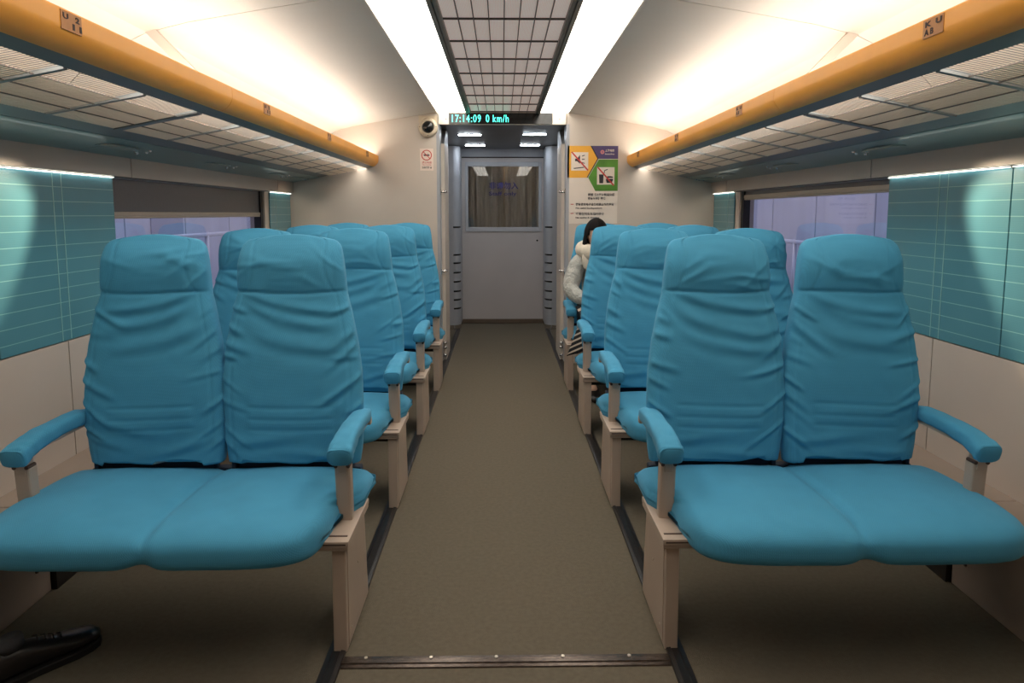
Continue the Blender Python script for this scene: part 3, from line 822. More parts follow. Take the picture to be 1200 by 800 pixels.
# ================================================================== seats
def backrest_mesh(s, seed, cxo):
    """covered high backrest; s mirrors the look, cxo = x centre at bottom (local)"""
    rng = random.Random(seed)
    K = [(0.43, 0.226), (0.48, 0.234), (0.55, 0.240), (0.65, 0.242), (0.75, 0.240), (0.85, 0.228), (0.95, 0.208), (1.02, 0.190), (1.08, 0.185), (1.14, 0.179), (1.18, 0.173), (1.192, 0.168), (1.204, 0.157), (1.211, 0.143), (1.214, 0.12)]
    def hw(z):
        for (a, wa), (b, wb) in zip(K[:-1], K[1:]):
            if z <= b:
                q = (z - a) / (b - a); return wa + (wb - wa) * q
        return K[-1][1]
    folds = []
    # broad swags under the headrest
    d0 = rng.choice((-1, 1))
    folds.append((-0.95, 0.95, 0.985 + rng.uniform(-.01, .01), -0.04 * d0, 0.03, 0.009, 0.016))
    folds.append((-0.85, 0.75, 0.935 + rng.uniform(-.02, .02), -0.055 * d0, 0.045, 0.008, 0.019))
    folds.append((-0.6, 0.95, 0.855 + rng.uniform(-.02, .02), -0.05 * d0, 0.04, 0.006, 0.02))
    folds.append((-0.9, 0.2, 0.55 + rng.uniform(-.02, .02), 0.05 * d0, 0.03, 0.005, 0.018))
    folds.append((-0.1, 0.9, 0.49 + rng.uniform(-.01, .01), -0.05 * d0, 0.03, 0.005, 0.015))
    for sd in (-1, 1):
        z = 0.98
        while z > 0.52:
            ln = rng.uniform(0.25, 0.75)
            sl = rng.uniform(-0.20, -0.02)
            folds.append((sd * 1.02, sd * (1.0 - ln), z, sl * 1.0, rng.uniform(-0.03, 0.06), rng.uniform(0.003, 0.0095), rng.uniform(0.008, 0.016)))
            z -= rng.uniform(0.035, 0.10)
    hfolds = [(rng.uniform(-0.9, 0.9), rng.uniform(1.05, 1.17), rng.uniform(-1, 1), rng.uniform(0.003, 0.0065), rng.uniform(0.007, 0.013)) for _ in range(8)]
    off = Vector((rng.uniform(0, 50), 0, 0))
    def disp(u, z, z0):
        d = 0.0
        if z < 1.03:
            for a, b, zc, sl, cv, A, sg in folds:
                lo, hi = min(a, b), max(a, b)
                if lo - 0.1 < u < hi + 0.1:
                    t = (u - a) / (b - a)
                    win = max(0.0, min(1.0, (t + 0.02) / 0.12)) * max(0.0, min(1.0, (1 - t) / 0.45)) if b * a >= 0 or abs(a) > 1 else max(0.0, min(1.0, t / 0.25)) * max(0.0, min(1.0, (1 - t) / 0.25))
                    uu = (u - a)
                    if a > 0: uu = -uu
                    zz = zc + sl * (uu if abs(a) > 1 else u) + cv * (uu * uu if abs(a) > 1 else (u * u - 0.3))
                    q = (z - zz) / sg
                    if abs(q) < 4:
                        d += A * win * (math.exp(-q * q) - 0.7 * math.exp(-(q + 1.5) ** 2))
        else:
            for uc, zc, dr_, A, sg in hfolds:
                q = ((z - zc) - dr_ * (u - uc) * 0.19) / sg
                r_ = (u - uc) / 0.38
                if abs(q) < 3 and abs(r_) < 2: d += A * math.exp(-q * q - r_ * r_)
            d += 0.014 * math.sin(min(1, (z - 1.03) / 0.17) * PI) * (1 - 0.3 * u * u)
        d -= 0.0075 * math.exp(-((z - 1.028 - 0.004 * math.sin(u * 3 + seed)) / 0.005) ** 2)        # seam under the headrest
        for c_ in (0.80, -0.80):                                          # seams beside the headrest
            if z > 1.03: 
                cc = c_ * (1 - 0.16 * math.sin((z - 1.03) / 0.19 * PI))
                d -= 0.004 * math.exp(-((u - cc) / 0.022) ** 2)
            else:
                d -= 0.0028 * math.exp(-((u - c_ * 1.06) / 0.016) ** 2)
        if abs(u) < 0.62:                                                  # lumbar ribs
            ww = min(1, (0.62 - abs(u)) / 0.06)
            for zr in (0.642, 0.602, 0.566):
                d -= 0.0030 * ww * math.exp(-((z - zr - 0.006 * math.sin(u * 2 + seed)) / 0.0055) ** 2)
            d += 0.003 * ww * math.exp(-((z - 0.605) / 0.05) ** 2)
        p = Vector((u * 0.23, z, seed * 3.7)) * 9 + off
        d += 0.006 * noise.noise(p * 0.55) + 0.0022 * noise.noise(p * 2.1)
        return d
    NZ, NA = 135, 112
    rings = []
    lean = 0.085
    for k in range(NZ + 4):
        t = min(1.0, k / NZ)
        zt = 0.440 + (1.214 - 0.440) * (t ** 0.93 if t < 1 else 1)
        shrink = 1.0 if k <= NZ else (0.8, 0.5, 0.15)[k - NZ - 1]
        ring = []
        for i in range(NA):
            a = 2 * PI * i / NA
            ca, sa = math.cos(a), math.sin(a)
            n_ = 0.50
            u = math.copysign(abs(ca) ** n_, ca)
            vv = math.copysign(abs(sa) ** (0.72), sa)     # -1 front .. +1 back
            z = zt
            hem = 0.0
            if k < 8:
                hem = (1 - k / 8) * (0.006 * math.sin(u * 4.1 + seed) + 0.004 * math.sin(u * 9 + seed * 2) + (0.010 if abs(u) < 0.75 else -0.004))
                z += hem
            wv = hw(zt) * shrink
            topr = max(0.0, (zt - 1.12) / 0.094)
            dp = 0.052 * (1 - 0.75 * topr ** 2) * shrink + 0.002
            yb = 0.385 + lean * (zt - 0.43) / 0.79 - 0.016 * math.sin((zt - 0.43) / 0.6 * PI if zt < 1.03 else 0.0)
            x = u * wv
            y = yb + vv * dp + 0.035
            if vv < 0.35:
                f_ = min(1, (0.35 - vv) / 0.7)
                dd = disp(u, z, zt) * (shrink if k > NZ - 6 else 1)
                y -= dd * f_
                if abs(u) > 0.85: x += math.copysign(dd * 0.35, u) * f_
            ring.append((cxo + x + math.copysign(0.012 if abs(cxo) < 1 else -0.010, cxo) * max(0, zt - 0.5) / 0.7, y, z + (0.004 * shrink if k > NZ else 0) + (0.010 * (1 - u * u) if k > NZ - 12 else 0) * min(1, (k - NZ + 12) / 12)))
        rings.append(ring)
    return MB().loft(rings)


def cushion_mesh(s, seed):
    """one cover over the two seats; local x runs outward from the aisle (0.46..1.49 times s)"""
    rng = random.Random(seed)
    NX, NP = 150, 76
    XA, XB = 0.462, 1.515
    rings = []
    for i in range(NX + 1):
        t = i / NX
        t = 0.5 - 0.5 * math.cos(PI * t) if True else t
        x = XA + (XB - XA) * t
        e = min(x - XA, XB - x)
        dx = (x - (XA + XB) / 2) / ((XB - XA) / 2)
        r = 0.045
        rt = math.sqrt(max(0.0, 1 - (1 - min(1, e / r)) ** 2))
        yf = -0.165 + 0.012 * math.exp(-(dx / 0.06) ** 2) + 0.10 * abs(dx) ** 7 + 0.10 * abs(dx) ** 22
        lobe = math.exp(-(dx / 0.09) ** 2)
        zb = 0.322 + 0.016 * lobe
        ztop = 0.446 - 0.012 * math.exp(-(dx / 0.035) ** 2) - 0.02 * abs(dx) ** 10
        zc = (ztop + zb) / 2; hz = (ztop - zb) / 2
        yb = 0.455
        cyy = (yf + yb) / 2; hy = (yb - yf) / 2
        # notch for the armrest post on the aisle side front
        ring = []
        for k in range(NP):
            a = 2 * PI * k / NP
            ca, sa = math.cos(a), math.sin(a)
            yy = math.copysign(abs(ca) ** 0.36, ca)
            zz = math.copysign(abs(sa) ** 0.52, sa)
            Y = cyy + hy * yy * (0.92 + 0.08 * rt)
            zloc = zz * hz * (0.12 + 0.88 * rt)
            Z = zc + zloc
            if zz > 0:
                Z -= 0.030 * max(0, yy) ** 2.0
                Z -= 0.012 * max(0, -yy) ** 6
                Z += 0.008 * math.cos(dx * 2 * PI * 0.98 + PI) * (1 - yy * yy)
            p = Vector((x * 7, Y * 7, seed))
            nz = noise.noise(p) * 0.004 + noise.noise(p * 3.1) * 0.0015
            Z += nz if zz > 0 else nz * 0.5
            X = x
            if Y < 0.20:
                q = min(1, (0.20 - Y) / 0.06)
                X = x + 0.056 * q * max(0.0, (0.98 - x) / 0.518)
            ring.append((s * X, Y, Z))
        rings.append(ring)
    return MB().loft(rings)


def arm_cover_mesh(cx, seed):
    rng = random.Random(seed)
    path = [(0.444, 0.585, 0.7), (0.436, 0.594, 0.92), (0.40, 0.599, 0.96), (0.30, 0.600, 0.96), (0.22, 0.598, 1.0), (0.16, 0.590, 1.05), (0.12, 0.580, 1.10), (0.095, 0.571, 1.14), (0.084, 0.567, 1.08), (0.080, 0.566, 0.85)]
    # densify
    pts = []
    for (a, b) in zip(path[:-1], path[1:]):
        for k in range(4): pts.append(tuple(a[j] + (b[j] - a[j]) * k / 4 for j in range(3)))
    pts.append(path[-1])
    rings = []
    for i, (y, z, sc_) in enumerate(pts):
        p0, p1 = pts[max(0, i - 2)], pts[min(len(pts) - 1, i + 2)]
        ty, tz = p1[0] - p0[0], p1[1] - p0[1]; l = math.hypot(ty, tz); ty /= l; tz /= l
        ny, nz = tz, -ty          # normal in the yz plane
        if nz < 0: ny, nz = -ny, -nz
        if i > len(pts) - 12: ny, nz = (tz, -ty)
        ny, nz = (-tz, ty) if (-tz * 0 + ty * 1) > 0 else (tz, -ty)
        ring = []
        for k in range(28):
            a = 2 * PI * k / 28
            u = math.copysign(abs(math.cos(a)) ** 0.6, math.cos(a)); v = math.copysign(abs(math.sin(a)) ** 0.6, math.sin(a))
            wob = 0.0025 * noise.noise(Vector((u * 2 + seed, v * 2, i * 0.35)))
            hwid = 0.034 * sc_ + wob
            hh = 0.027 * sc_ + wob * 1.5
            ring.append((cx + u * hwid, y + ny * v * hh, z + nz * v * hh))
        rings.append(ring)
    return MB().loft(rings)


seat_mesh_cache = {}
def make_bench(s, seeds, label):
    side = 'left' if s < 0 else 'right'
    t = thing('double_seat', (0, 0, 0), label, 'train seat', 'blue double train seats facing the camera')
    # cushion
    cushion_mesh(s, seeds[2]).build('seat_cushion', M['blue'], t, smooth=True)
    for cx, sd in ((0.737, seeds[0]), (1.213, seeds[1])):
        b = backrest_mesh(s, sd, s * cx).build('backrest', M['blue'], t, smooth=True)
        MB().prism_x([(0.405, 0.35), (0.45, 0.35), (0.465, 0.50), (0.412, 0.50)], s * (cx - 0.20), s * (cx + 0.20)).build('back_shell', M['navy'], b, bevel=0.01)
        MB().box(s * (cx + 0.201), s * (cx + 0.218), 0.40, 0.46, 0.36, 0.46).build('recline_joint', M['navy'], b, bevel=0.004)
    for cx, sd in ((0.503, seeds[0] + 3), (1.478, seeds[0] + 8)):
        a = arm_cover_mesh(s * cx, sd).build('armrest', M['blue'], t, smooth=True)
        # post tapers and leans slightly
        x0, x1 = s * (cx - 0.024), s * (cx + 0.024)
        pb = 0.345 if cx < 1 else 0.30
        m = MB().add([(x0, 0.13, pb), (x1, 0.13, pb), (x1, 0.165, pb), (x0, 0.165, pb),
                      (x0, 0.116, 0.528), (x1, 0.116, 0.528), (x1, 0.158, 0.528), (x0, 0.158, 0.528)],
                     [(0, 1, 2, 3), (4, 7, 6, 5), (0, 4, 5, 1), (1, 5, 6, 2), (2, 6, 7, 3), (3, 7, 4, 0)])
        m.build('armrest_post', M['legm'], a, bevel=0.006)
        m = MB(); m.box(s * (cx - 0.014), s * (cx + 0.014), 0.114, 0.156, 0.505, 0.56)
        m.build('hinge', M['legm'], a, bevel=0.003)
        for k in (-0.019, 0.019): MB().tube([(s * (cx + k), 0.112, 0.530), (s * (cx + k), 0.15, 0.530)], 0.006, 10).build('hinge_pin', M['slot'], a)
        MB().box(s * (cx - 0.022), s * (cx + 0.022), 0.13, 0.47, 0.566, 0.58).build('arm_bar', M['legm'], a, bevel=0.004)
        MB().box(s * (cx - 0.031), s * (cx + 0.031), 0.425, 0.448, 0.560, 0.59).build('arm_end', M['legm'], a, bevel=0.006)
    # aisle leg: tapered side panel with a front face
    leg = MB().prism_x([(0.0, 0.0), (0.325, 0.0), (0.285, 0.33), (0.008, 0.33)], s * 0.474, s * 0.514).build('leg', M['legm'], t, bevel=0.003)
    MB().prism_x([(0.02, 0.012), (0.305, 0.012), (0.268, 0.322), (0.027, 0.322)], s * 0.471, s * 0.475).build('side_plate', M['legm'], leg, bevel=0.001)
    for yy, zz in ((0.16, 0.20), (0.05, 0.05)): MB().tube([(s * 0.4715, yy, zz), (s * 0.469, yy, zz)], 0.004, 8).build('screw', M['screw'], leg)
    MB().box(s * 0.480, s * 0.508, 0.01, 0.30, 0.0, 0.012).build('foot', M['rail'], leg)
    tp = MB().box(s * 0.460, s * 0.545, -0.012, 0.298, 0.332, 0.350).build('top_plate', M['legm'], t, bevel=0.002)
    for q in ((s * 0.468, s * 0.54, -0.0135, 0.0, 0.339, 0.343), (s * 0.470, s * 0.54, 0.02, 0.028, 0.349, 0.3512), (s * 0.470, s * 0.54, 0.262, 0.27, 0.349, 0.3512)):
        MB().box(*q).build('groove', M['slot'], tp)
    MB().box(s * 0.462, s * 0.60, -0.006, 0.30, 0.318, 0.331).build('under_plate', M['legm'], tp, bevel=0.003)
    # carrier beams to the wall
    bm_ = MB(); bm_.box(s * 0.51, s * 1.60, 0.06, 0.11, 0.285, 0.322); bm_.box(s * 0.51, s * 1.60, 0.22, 0.26, 0.285, 0.322)
    bm_.build('carrier_beam', M['gap'], t, bevel=0.004)
    bk = MB().box(s * 0.51, s * 1.45, 0.42, 0.46, 0.37, 0.41)
    bk.build('back_bar', M['navy'], t, bevel=0.004)
    return t


def copy_tree(o, parent=None):
    c = o.copy(); col.objects.link(c); c.parent = parent
    for ch in list(o.children):
        if ch.name in bpy.data.objects: copy_tree(ch, c)
    return c


ROWY = [1.915, 2.912, 3.912, 4.912]
ORD = ['nearest', 'second', 'third', 'fourth']
LAB = {(-1, 0): 'nearest blue double seat left of the aisle, large in the foreground',
       (1, 0): 'nearest blue double seat right of the aisle, large in the foreground',
       (-1, 1): 'second blue double seat left of the aisle, just behind the nearest one',
       (1, 1): 'second blue double seat right of the aisle, just behind the nearest one',
       (-1, 2): 'third blue double seat left of the aisle',
       (1, 2): 'third blue double seat right of the aisle, in front of the passenger',
       (-1, 3): 'rearmost blue double seat left of the aisle, by the end wall',
       (1, 3): 'rearmost blue double seat right of the aisle, with the passenger in it'}
for s in (-1, 1):
    a = make_bench(s, (11 if s < 0 else 23, 37 if s < 0 else 41, 5), LAB[(s, 0)])
    b = make_bench(s, (58 if s < 0 else 61, 76 if s < 0 else 83, 9), LAB[(s, 1)])
    a.location = (0, ROWY[0], 0); b.location = (0, ROWY[1], 0)
    for k, src in ((2, a), (3, b)):
        c = copy_tree(src); c.location = (0, ROWY[k], 0); c['label'] = LAB[(s, k)]

# ================================================================== the passenger
def skin_obj(name, verts, edges, radii, m, parent=None, sub=2, root=0):
    me = bpy.data.meshes.new(name)
    me.from_pydata(verts, edges, [])
    o = bpy.data.objects.new(name, me)
    col.objects.link(o)
    me.materials.append(m)
    sk = o.modifiers.new('skin', 'SKIN'); sk.use_smooth_shade = True
    if not me.skin_vertices: 
        bpy.context.view_layer.objects.active = o
    for i, sv in enumerate(me.skin_vertices[0].data):
        r = radii[i]; sv.radius = r if isinstance(r, tuple) else (r, r)
        sv.use_root = (i == root)
    sb = o.modifiers.new('sub', 'SUBSURF'); sb.levels = sub; sb.render_levels = sub
    if parent: o.parent = parent
    return o

PXc, PYc = 0.745, 5.10
per = thing('person', (PXc, PYc, 0.45), 'passenger with black hair in a pale grey jacket, sitting in the rear right seat', 'person')
# one continuous body: pelvis, spine, neck, legs, arms (local to PXc, PYc, 0.45)
bv = [(0, 0.07, 0.08), (0, 0.09, 0.24), (0, 0.10, 0.42), (0, 0.085, 0.53), (0, 0.06, 0.61), (0, 0.045, 0.655),
      (-0.09, 0.02, 0.075), (-0.105, -0.34, 0.085), (-0.11, -0.37, -0.16), (-0.11, -0.33, -0.37), (-0.115, -0.43, -0.405),
      (0.09, 0.02, 0.075), (0.10, -0.34, 0.085), (0.105, -0.37, -0.16), (0.105, -0.33, -0.37), (0.11, -0.43, -0.405),
      (-0.165, 0.085, 0.48), (-0.225, 0.00, 0.26), (-0.11, -0.185, 0.20),
      (0.165, 0.085, 0.48), (0.215, 0.01, 0.26), (0.09, -0.185, 0.205)]
be = [(0, 1), (1, 2), (2, 3), (3, 4), (4, 5), (0, 6), (6, 7), (7, 8), (8, 9), (9, 10), (0, 11), (11, 12), (12, 13), (13, 14), (14, 15), (3, 16), (16, 17), (17, 18), (3, 19), (19, 20), (20, 21)]
br = [(0.13, 0.10), (0.12, 0.095), (0.14, 0.10), (0.09, 0.075), 0.05, 0.048,
      0.085, 0.058, 0.05, 0.036, 0.034, 0.085, 0.058, 0.05, 0.036, 0.034,
      0.055, 0.042, 0.027, 0.055, 0.042, 0.027]
body = skin_obj('body', bv, be, br, M['skin'], per)
# jacket
jv = [(0, 0.08, 0.10), (0, 0.09, 0.24), (0, 0.10, 0.42), (0, 0.088, 0.535), (-0.175, 0.085, 0.485), (-0.252, -0.01, 0.285), (-0.20, -0.08, 0.235), (-0.13, -0.15, 0.215), (0.175, 0.085, 0.485), (0.235, 0.0, 0.28), (0.18, -0.08, 0.235), (0.11, -0.15, 0.215)]
je = [(0, 1), (1, 2), (2, 3), (3, 4), (4, 5), (5, 6), (6, 7), (3, 8), (8, 9), (9, 10), (10, 11)]
jr = [(0.17, 0.12), (0.155, 0.12), (0.165, 0.12), (0.10, 0.085), 0.075, 0.070, 0.062, 0.045, 0.075, 0.070, 0.062, 0.045]
skin_obj('jacket', jv, je, jr, M['jacket'], per)
# puffy hood lying round the neck
hr = MB(); rings = []
for k in range(28):
    a = 2 * PI * k / 28
    cx_, cy_ = -0.02 + 0.125 * math.cos(a), 0.055 + 0.095 * math.sin(a)
    rr = 0.052 + 0.007 * math.sin(5 * a)
    rings.append([(cx_ + rr * math.cos(a) * math.cos(q), cy_ + rr * math.sin(a) * math.cos(q), 0.575 + 0.02 * math.sin(a) + rr * 1.1 * math.sin(q)) for q in [2 * PI * i / 14 for i in range(14)]])
rings.append(rings[0])
hr.loft(rings, caps=False).build('hood', M['collar'], per, smooth=True)
MB().loft([[(-0.12 + 0.03 * math.cos(q) * k, -0.035 + 0.012 * math.sin(q) * k, zz) for q in [2 * PI * i / 12 for i in range(12)]] for zz, k in ((0.58, 0.8), (0.54, 1.3), (0.50, 1.4), (0.45, 1.0), (0.43, 0.4))]).build('scarf_end', M['collar'], per, smooth=True)
# trousers and boots
tr = [(0, 0.07, 0.08), (-0.09, 0.02, 0.080), (-0.105, -0.34, 0.09), (-0.11, -0.37, -0.16), (-0.11, -0.335, -0.34), (0.09, 0.02, 0.080), (0.10, -0.34, 0.09), (0.105, -0.37, -0.16), (0.105, -0.335, -0.34)]
skin_obj('trousers', tr, [(0, 1), (1, 2), (2, 3), (3, 4), (0, 5), (5, 6), (6, 7), (7, 8)], [(0.14, 0.105), 0.092, 0.07, 0.062, 0.05, 0.092, 0.07, 0.062, 0.05], M['trouser'], per)
# head
def head_mesh():
    N1, N2 = 40, 48; rings = []
    for i in range(N1 + 1):
        th_ = PI * i / N1; z = -math.cos(th_)
        ring = []
        for j in range(N2):
            ph = 2 * PI * j / N2
            x = math.sin(th_) * math.sin(ph); y = -math.sin(th_) * math.cos(ph)
            X, Y_, Z = x * 0.074, y * 0.092, z * 0.112
            if z < 0:
                X *= 1 + 0.28 * z; Y_ *= 1 + 0.12 * z
                if y < 0: Y_ -= 0.010 * (-z) * (1 - abs(x))
            if y < -0.3:
                Y_ -= 0.022 * math.exp(-(x / 0.13) ** 2 - ((z + 0.18) / 0.12) ** 2)          # nose
                Y_ += 0.009 * (math.exp(-((x - 0.38) / 0.17) ** 2 - ((z - 0.02) / 0.10) ** 2) + math.exp(-((x + 0.38) / 0.17) ** 2 - ((z - 0.02) / 0.10) ** 2))
                Y_ -= 0.006 * math.exp(-(x / 0.25) ** 2 - ((z + 0.52) / 0.09) ** 2)
                Y_ -= 0.005 * math.exp(-(x / 0.2) ** 2 - ((z + 0.85) / 0.1) ** 2)
            ring.append((X, Y_, Z))
        rings.append(ring)
    return MB().loft(rings)
HX, HY, HZ = -0.045, 0.035, 0.690
hd = head_mesh()
hd.v = [(x + HX, y + HY, z + HZ) for x, y, z in hd.v]
head = hd.build('head', M['skin'], per, smooth=True)
for e in (-1, 1):
    m = MB(); rings = []
    for i in range(9):
        t_ = PI * i / 8
        rings.append([(HX + e * 0.029 + 0.013 * math.sin(t_) * math.cos(q), HY - 0.077 - 0.006 * math.sin(t_) * math.sin(q) if False else HY - 0.077 + 0.009 * math.sin(t_) * math.sin(q), HZ + 0.004 - 0.007 * math.cos(t_)) for q in [2 * PI * k / 12 for k in range(12)]])
    m.loft(rings).build('eye', M['eye'], head, smooth=True)
    MB().tube([(HX + e * 0.029, HY - 0.090, HZ + 0.004), (HX + e * 0.029, HY - 0.083, HZ + 0.004)], 0.005, 10).build('iris', M['hair'], head)
    rings = [[(HX + e * (0.073 + 0.008 * k_), HY + 0.004 + 0.016 * sc_ * math.cos(q), HZ - 0.008 + 0.028 * sc_ * math.sin(q)) for q in [2 * PI * i / 14 for i in range(14)]] for k_, sc_ in ((-1, 0.7), (0, 1), (0.8, 0.95), (1.1, 0.6))]
    MB().loft(rings).build('ear', M['skin'], head, smooth=True)
MB().tube([(HX - 0.022, HY - 0.086, HZ - 0.058), (HX, HY - 0.097, HZ - 0.057), (HX + 0.022, HY - 0.086, HZ - 0.058)], [0.002, 0.006, 0.002], 10).build('mouth', M['lip'], head, smooth=True)
# hair: cap plus lengths falling to the shoulders, open at the face
N1, N2 = 36, 56; vs = []; rings = []
for i in range(N1 + 1):
    t_ = i / N1
    ring = []
    for j in range(N2):
        ph = -PI + 2 * PI * j / N2            # 0 = front
        front = max(0.0, math.cos(ph))
        if t_ < 0.45:
            th_ = (t_ / 0.45) * PI / 2
            rx, ry, rz = 0.092, 0.110, 0.130
            x = math.sin(th_) * math.sin(ph) * rx; y = -math.sin(th_) * math.cos(ph) * ry; z = math.cos(th_) * rz
        else:
            q = (t_ - 0.45) / 0.55
            x = math.sin(ph) * (0.092 + 0.014 * math.sin(q * PI)) ; y = -math.cos(ph) * 0.110 * (1 - 0.05 * q) ; z = -q * 0.20
            if front > 0.35:      # pulled aside from the face: hair edge sits on the temple
                lim = 0.28
                z = -q * 0.20 
                sgn = 1 if ph >= 0 else -1
                x = sgn * max(abs(x), 0.074); y = max(y, -0.055 - 0.0)
        wob = 0.004 * noise.noise(Vector((ph * 4, t_ * 2, 3)))
        ring.append((HX + x * (1 + wob * 6), HY + y * (1 + wob * 6) + 0.012, HZ + z - 0.002))
    rings.append(ring)
hm = MB(); n = N2
vv_ = [p for r in rings for p in r]; fs = []
for k in range(N1):
    for i in range(n):
        j = (i + 1) % n
        ph = -PI + 2 * PI * (i + 0.5) / n
        if k / N1 > 0.36 and abs(ph) < 0.80: continue
        fs.append((k * n + i, k * n + j, (k + 1) * n + j, (k + 1) * n + i))
hm.add(vv_, fs)
ho = hm.build('hair', M['hair'], per, smooth=True)
sm = ho.modifiers.new('thick', 'SOLIDIFY'); sm.thickness = 0.012; sm.offset = -1
# hands resting on the lap, five fingers each
for e, hx, hy, hz in ((-1, -0.11, -0.185, 0.20), (1, 0.09, -0.185, 0.205)):
    d = 1 if e < 0 else -1
    hv = [(hx, hy, hz), (hx + 0.03 * d, hy - 0.045, hz - 0.012), (hx + 0.05 * d, hy - 0.075, hz - 0.018)]
    he = [(0, 1), (1, 2)]; hrad = [0.024, (0.034, 0.017), (0.036, 0.015)]
    for k in range(4):
        base = (hx + (0.020 + 0.020 * k) * d + 0.0, hy - 0.095 + 0.008 * k, hz - 0.018)
        L_ = (0.070, 0.078, 0.072, 0.058)[k]
        dxn, dyn = 0.55 * d, -0.83
        i0 = len(hv)
        hv += [base, (base[0] + dxn * L_ * 0.45, base[1] + dyn * L_ * 0.45, base[2] + 0.006), (base[0] + dxn * L_ * 0.75, base[1] + dyn * L_ * 0.75, base[2] - 0.008), (base[0] + dxn * L_ * 0.92, base[1] + dyn * L_ * 0.92, base[2] - 0.028)]
        he += [(2, i0), (i0, i0 + 1), (i0 + 1, i0 + 2), (i0 + 2, i0 + 3)]; hrad += [0.010, 0.009, 0.0082, 0.007]
    i0 = len(hv)
    hv += [(hx - 0.018 * d, hy - 0.04, hz - 0.002), (hx - 0.024 * d, hy - 0.075, hz - 0.006), (hx - 0.012 * d, hy - 0.10, hz - 0.012)]
    he += [(1, i0), (i0, i0 + 1), (i0 + 1, i0 + 2)]; hrad += [0.013, 0.010, 0.008]
    skin_obj('hand', hv, he, hrad, M['skin'], per, sub=1)
for e in (-1, 1):        # boots
    rings = []
    for y, wd, hh in ((-0.30, 0.028, 0.06), (-0.325, 0.036, 0.10), (-0.36, 0.040, 0.10), (-0.40, 0.042, 0.07), (-0.45, 0.045, 0.055), (-0.50, 0.040, 0.045), (-0.53, 0.022, 0.03)):
        rings.append([(e * 0.108 + wd * math.cos(q), y, -0.447 + hh / 2 + hh / 2 * math.copysign(abs(math.sin(q)) ** 0.7, math.sin(q))) for q in [2 * PI * k / 20 for k in range(20)]])
    MB().loft(rings).build('boot', M['shoe'], per, smooth=True)
# striped skirt falling over the knees toward the aisle
sk_ = MB(); NU, NV = 40, 22; rows = []
for j in range(NV + 1):
    v = j / NV
    row = []
    for i in range(NU + 1):
        u = i / NU
        x = -0.205 + 0.39 * u
        if v < 0.5:
            y = -0.02 - 0.40 * (v / 0.5); z = 0.185 - 0.02 * (v / 0.5) - 0.03 * abs(2 * u - 1) ** 3
        else:
            q = (v - 0.5) / 0.5
            y = -0.42 - 0.035 * math.sin(q * 1.5); z = 0.165 - 0.27 * q - 0.03 * abs(2 * u - 1) ** 3 + 0.02 * u * q
            x = x * (1 + 0.28 * q) - 0.045 * q * (1 - u)
        fl = 0.010 * math.sin(u * 22 + 1) * v
        row.append((x, y + fl, z))
    rows.append(row)
n = NU + 1
fs = [(j * n + i, j * n + i + 1, (j + 1) * n + i + 1, (j + 1) * n + i) for j in range(NV) for i in range(NU)]
sk_.add([p for r in rows for p in r], fs)
so = sk_.build('striped_skirt', M['stripe'], per, smooth=True)
sm = so.modifiers.new('thick', 'SOLIDIFY'); sm.thickness = 0.004

# ================================================================== shoe in the lower left
shs = thing('shoe', (-1.34, 1.86, 0.0), 'black leather shoe on the dark floor at the lower left corner', 'shoe')
rings = []; rs = []
prof = [(-0.13, 0.020, 0.060), (-0.115, 0.032, 0.085), (-0.07, 0.036, 0.090), (-0.02, 0.035, 0.080), (0.03, 0.040, 0.062), (0.08, 0.046, 0.048), (0.12, 0.042, 0.040), (0.145, 0.030, 0.034), (0.158, 0.012, 0.024)]
for y, wd, hh in prof:
    rings.append([(wd * math.cos(q), y, 0.018 + hh / 2 + hh / 2 * math.copysign(abs(math.sin(q)) ** 0.75, math.sin(q))) for q in [2 * PI * k / 28 for k in range(28)]])
MB().loft(rings).build('upper', M['shoe'], shs, smooth=True)
op = [(-x, y) for x, y in []]
outl = [(wd + 0.005, y) for y, wd, hh in prof] + [(-wd - 0.005, y) for y, wd, hh in reversed(prof)]
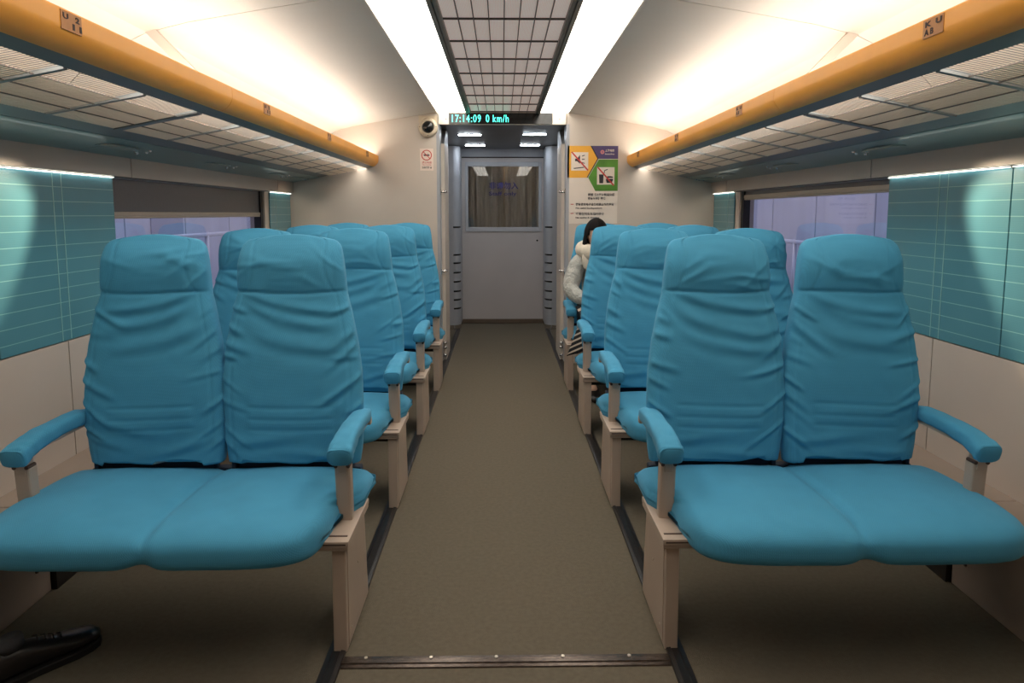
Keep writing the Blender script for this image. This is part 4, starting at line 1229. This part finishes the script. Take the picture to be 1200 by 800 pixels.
MB().prism_z(outl, 0.0, 0.022).build('sole', M['sole'], shs, bevel=0.003)
MB().tube([(0, -0.07, 0.10), (0, -0.075, 0.125)], [0.034, 0.036], 20).build('collar', M['trouser'], shs, smooth=True)
for k in range(4):
    y = -0.01 + 0.02 * k; z = 0.100 - 0.008 * k
    MB().tube([(-0.018, y, z - 0.004), (0, y + 0.004, z + 0.003), (0.018, y, z - 0.004)], 0.0022, 8).build('lace', M['sole'], shs)
shs.rotation_euler = (0, 0, -0.62)

# ================================================================== station outside the windows
for s in (-1, 1):
    side = 'left' if s < 0 else 'right'
    X = s * 4.6
    m = MB(); rng = random.Random(3)
    y = -6.0; m2 = MB()
    while y < 26:
        wd = 1.6
        m.box(X, X + s * 0.06, y + 0.015, y + wd - 0.015, -0.2, 1.62)
        m.box(X, X + s * 0.06, y + 0.015, y + wd - 0.015, 1.65, 4.0)
        y += wd
    st_ = struct('wall_station_' + side, m, M['station'])
    MB().box(X + s * 0.06, X + s * 0.1, -6, 26, -0.2, 4.2).build('joint_backing', M['stationb'], st_)
    for yy in ((6.2, 6.9), (9.0, 9.9), (12.6, 13.2), (15.4, 16.4)):
        if s < 0: MB().box(X - 0.02 * s, X, yy[0], yy[1], 0.9, 1.42).build('notice_board', M['stationb'], st_, bevel=0.01)
    struct('floor_platform_' + side, MB().box(s * 2.1, s * 4.7, -6, 26, -0.25, -0.05), M['stationfl'])
    rl = thing('platform_railing', (s * 3.1, 8, -0.05), 'steel railing on the platform outside the %s window' % side, 'railing', 'platform railings outside')
    zr = 1.13 if s < 0 else 1.05
    MB().tube([(0, -12, zr), (0, 16, zr)], 0.022, 12).build('handrail', M['steel'], rl, smooth=True)
    MB().tube([(0, -12, zr - 0.55), (0, 16, zr - 0.55)], 0.012, 10).build('lower_rail', M['steel'], rl, smooth=True)
    for k in range(15):
        MB().tube([(0, -8 + 1.2 * k, 0.0), (0, -8 + 1.2 * k, zr + 0.03)], 0.02, 10).build('post', M['steel'], rl, smooth=True)
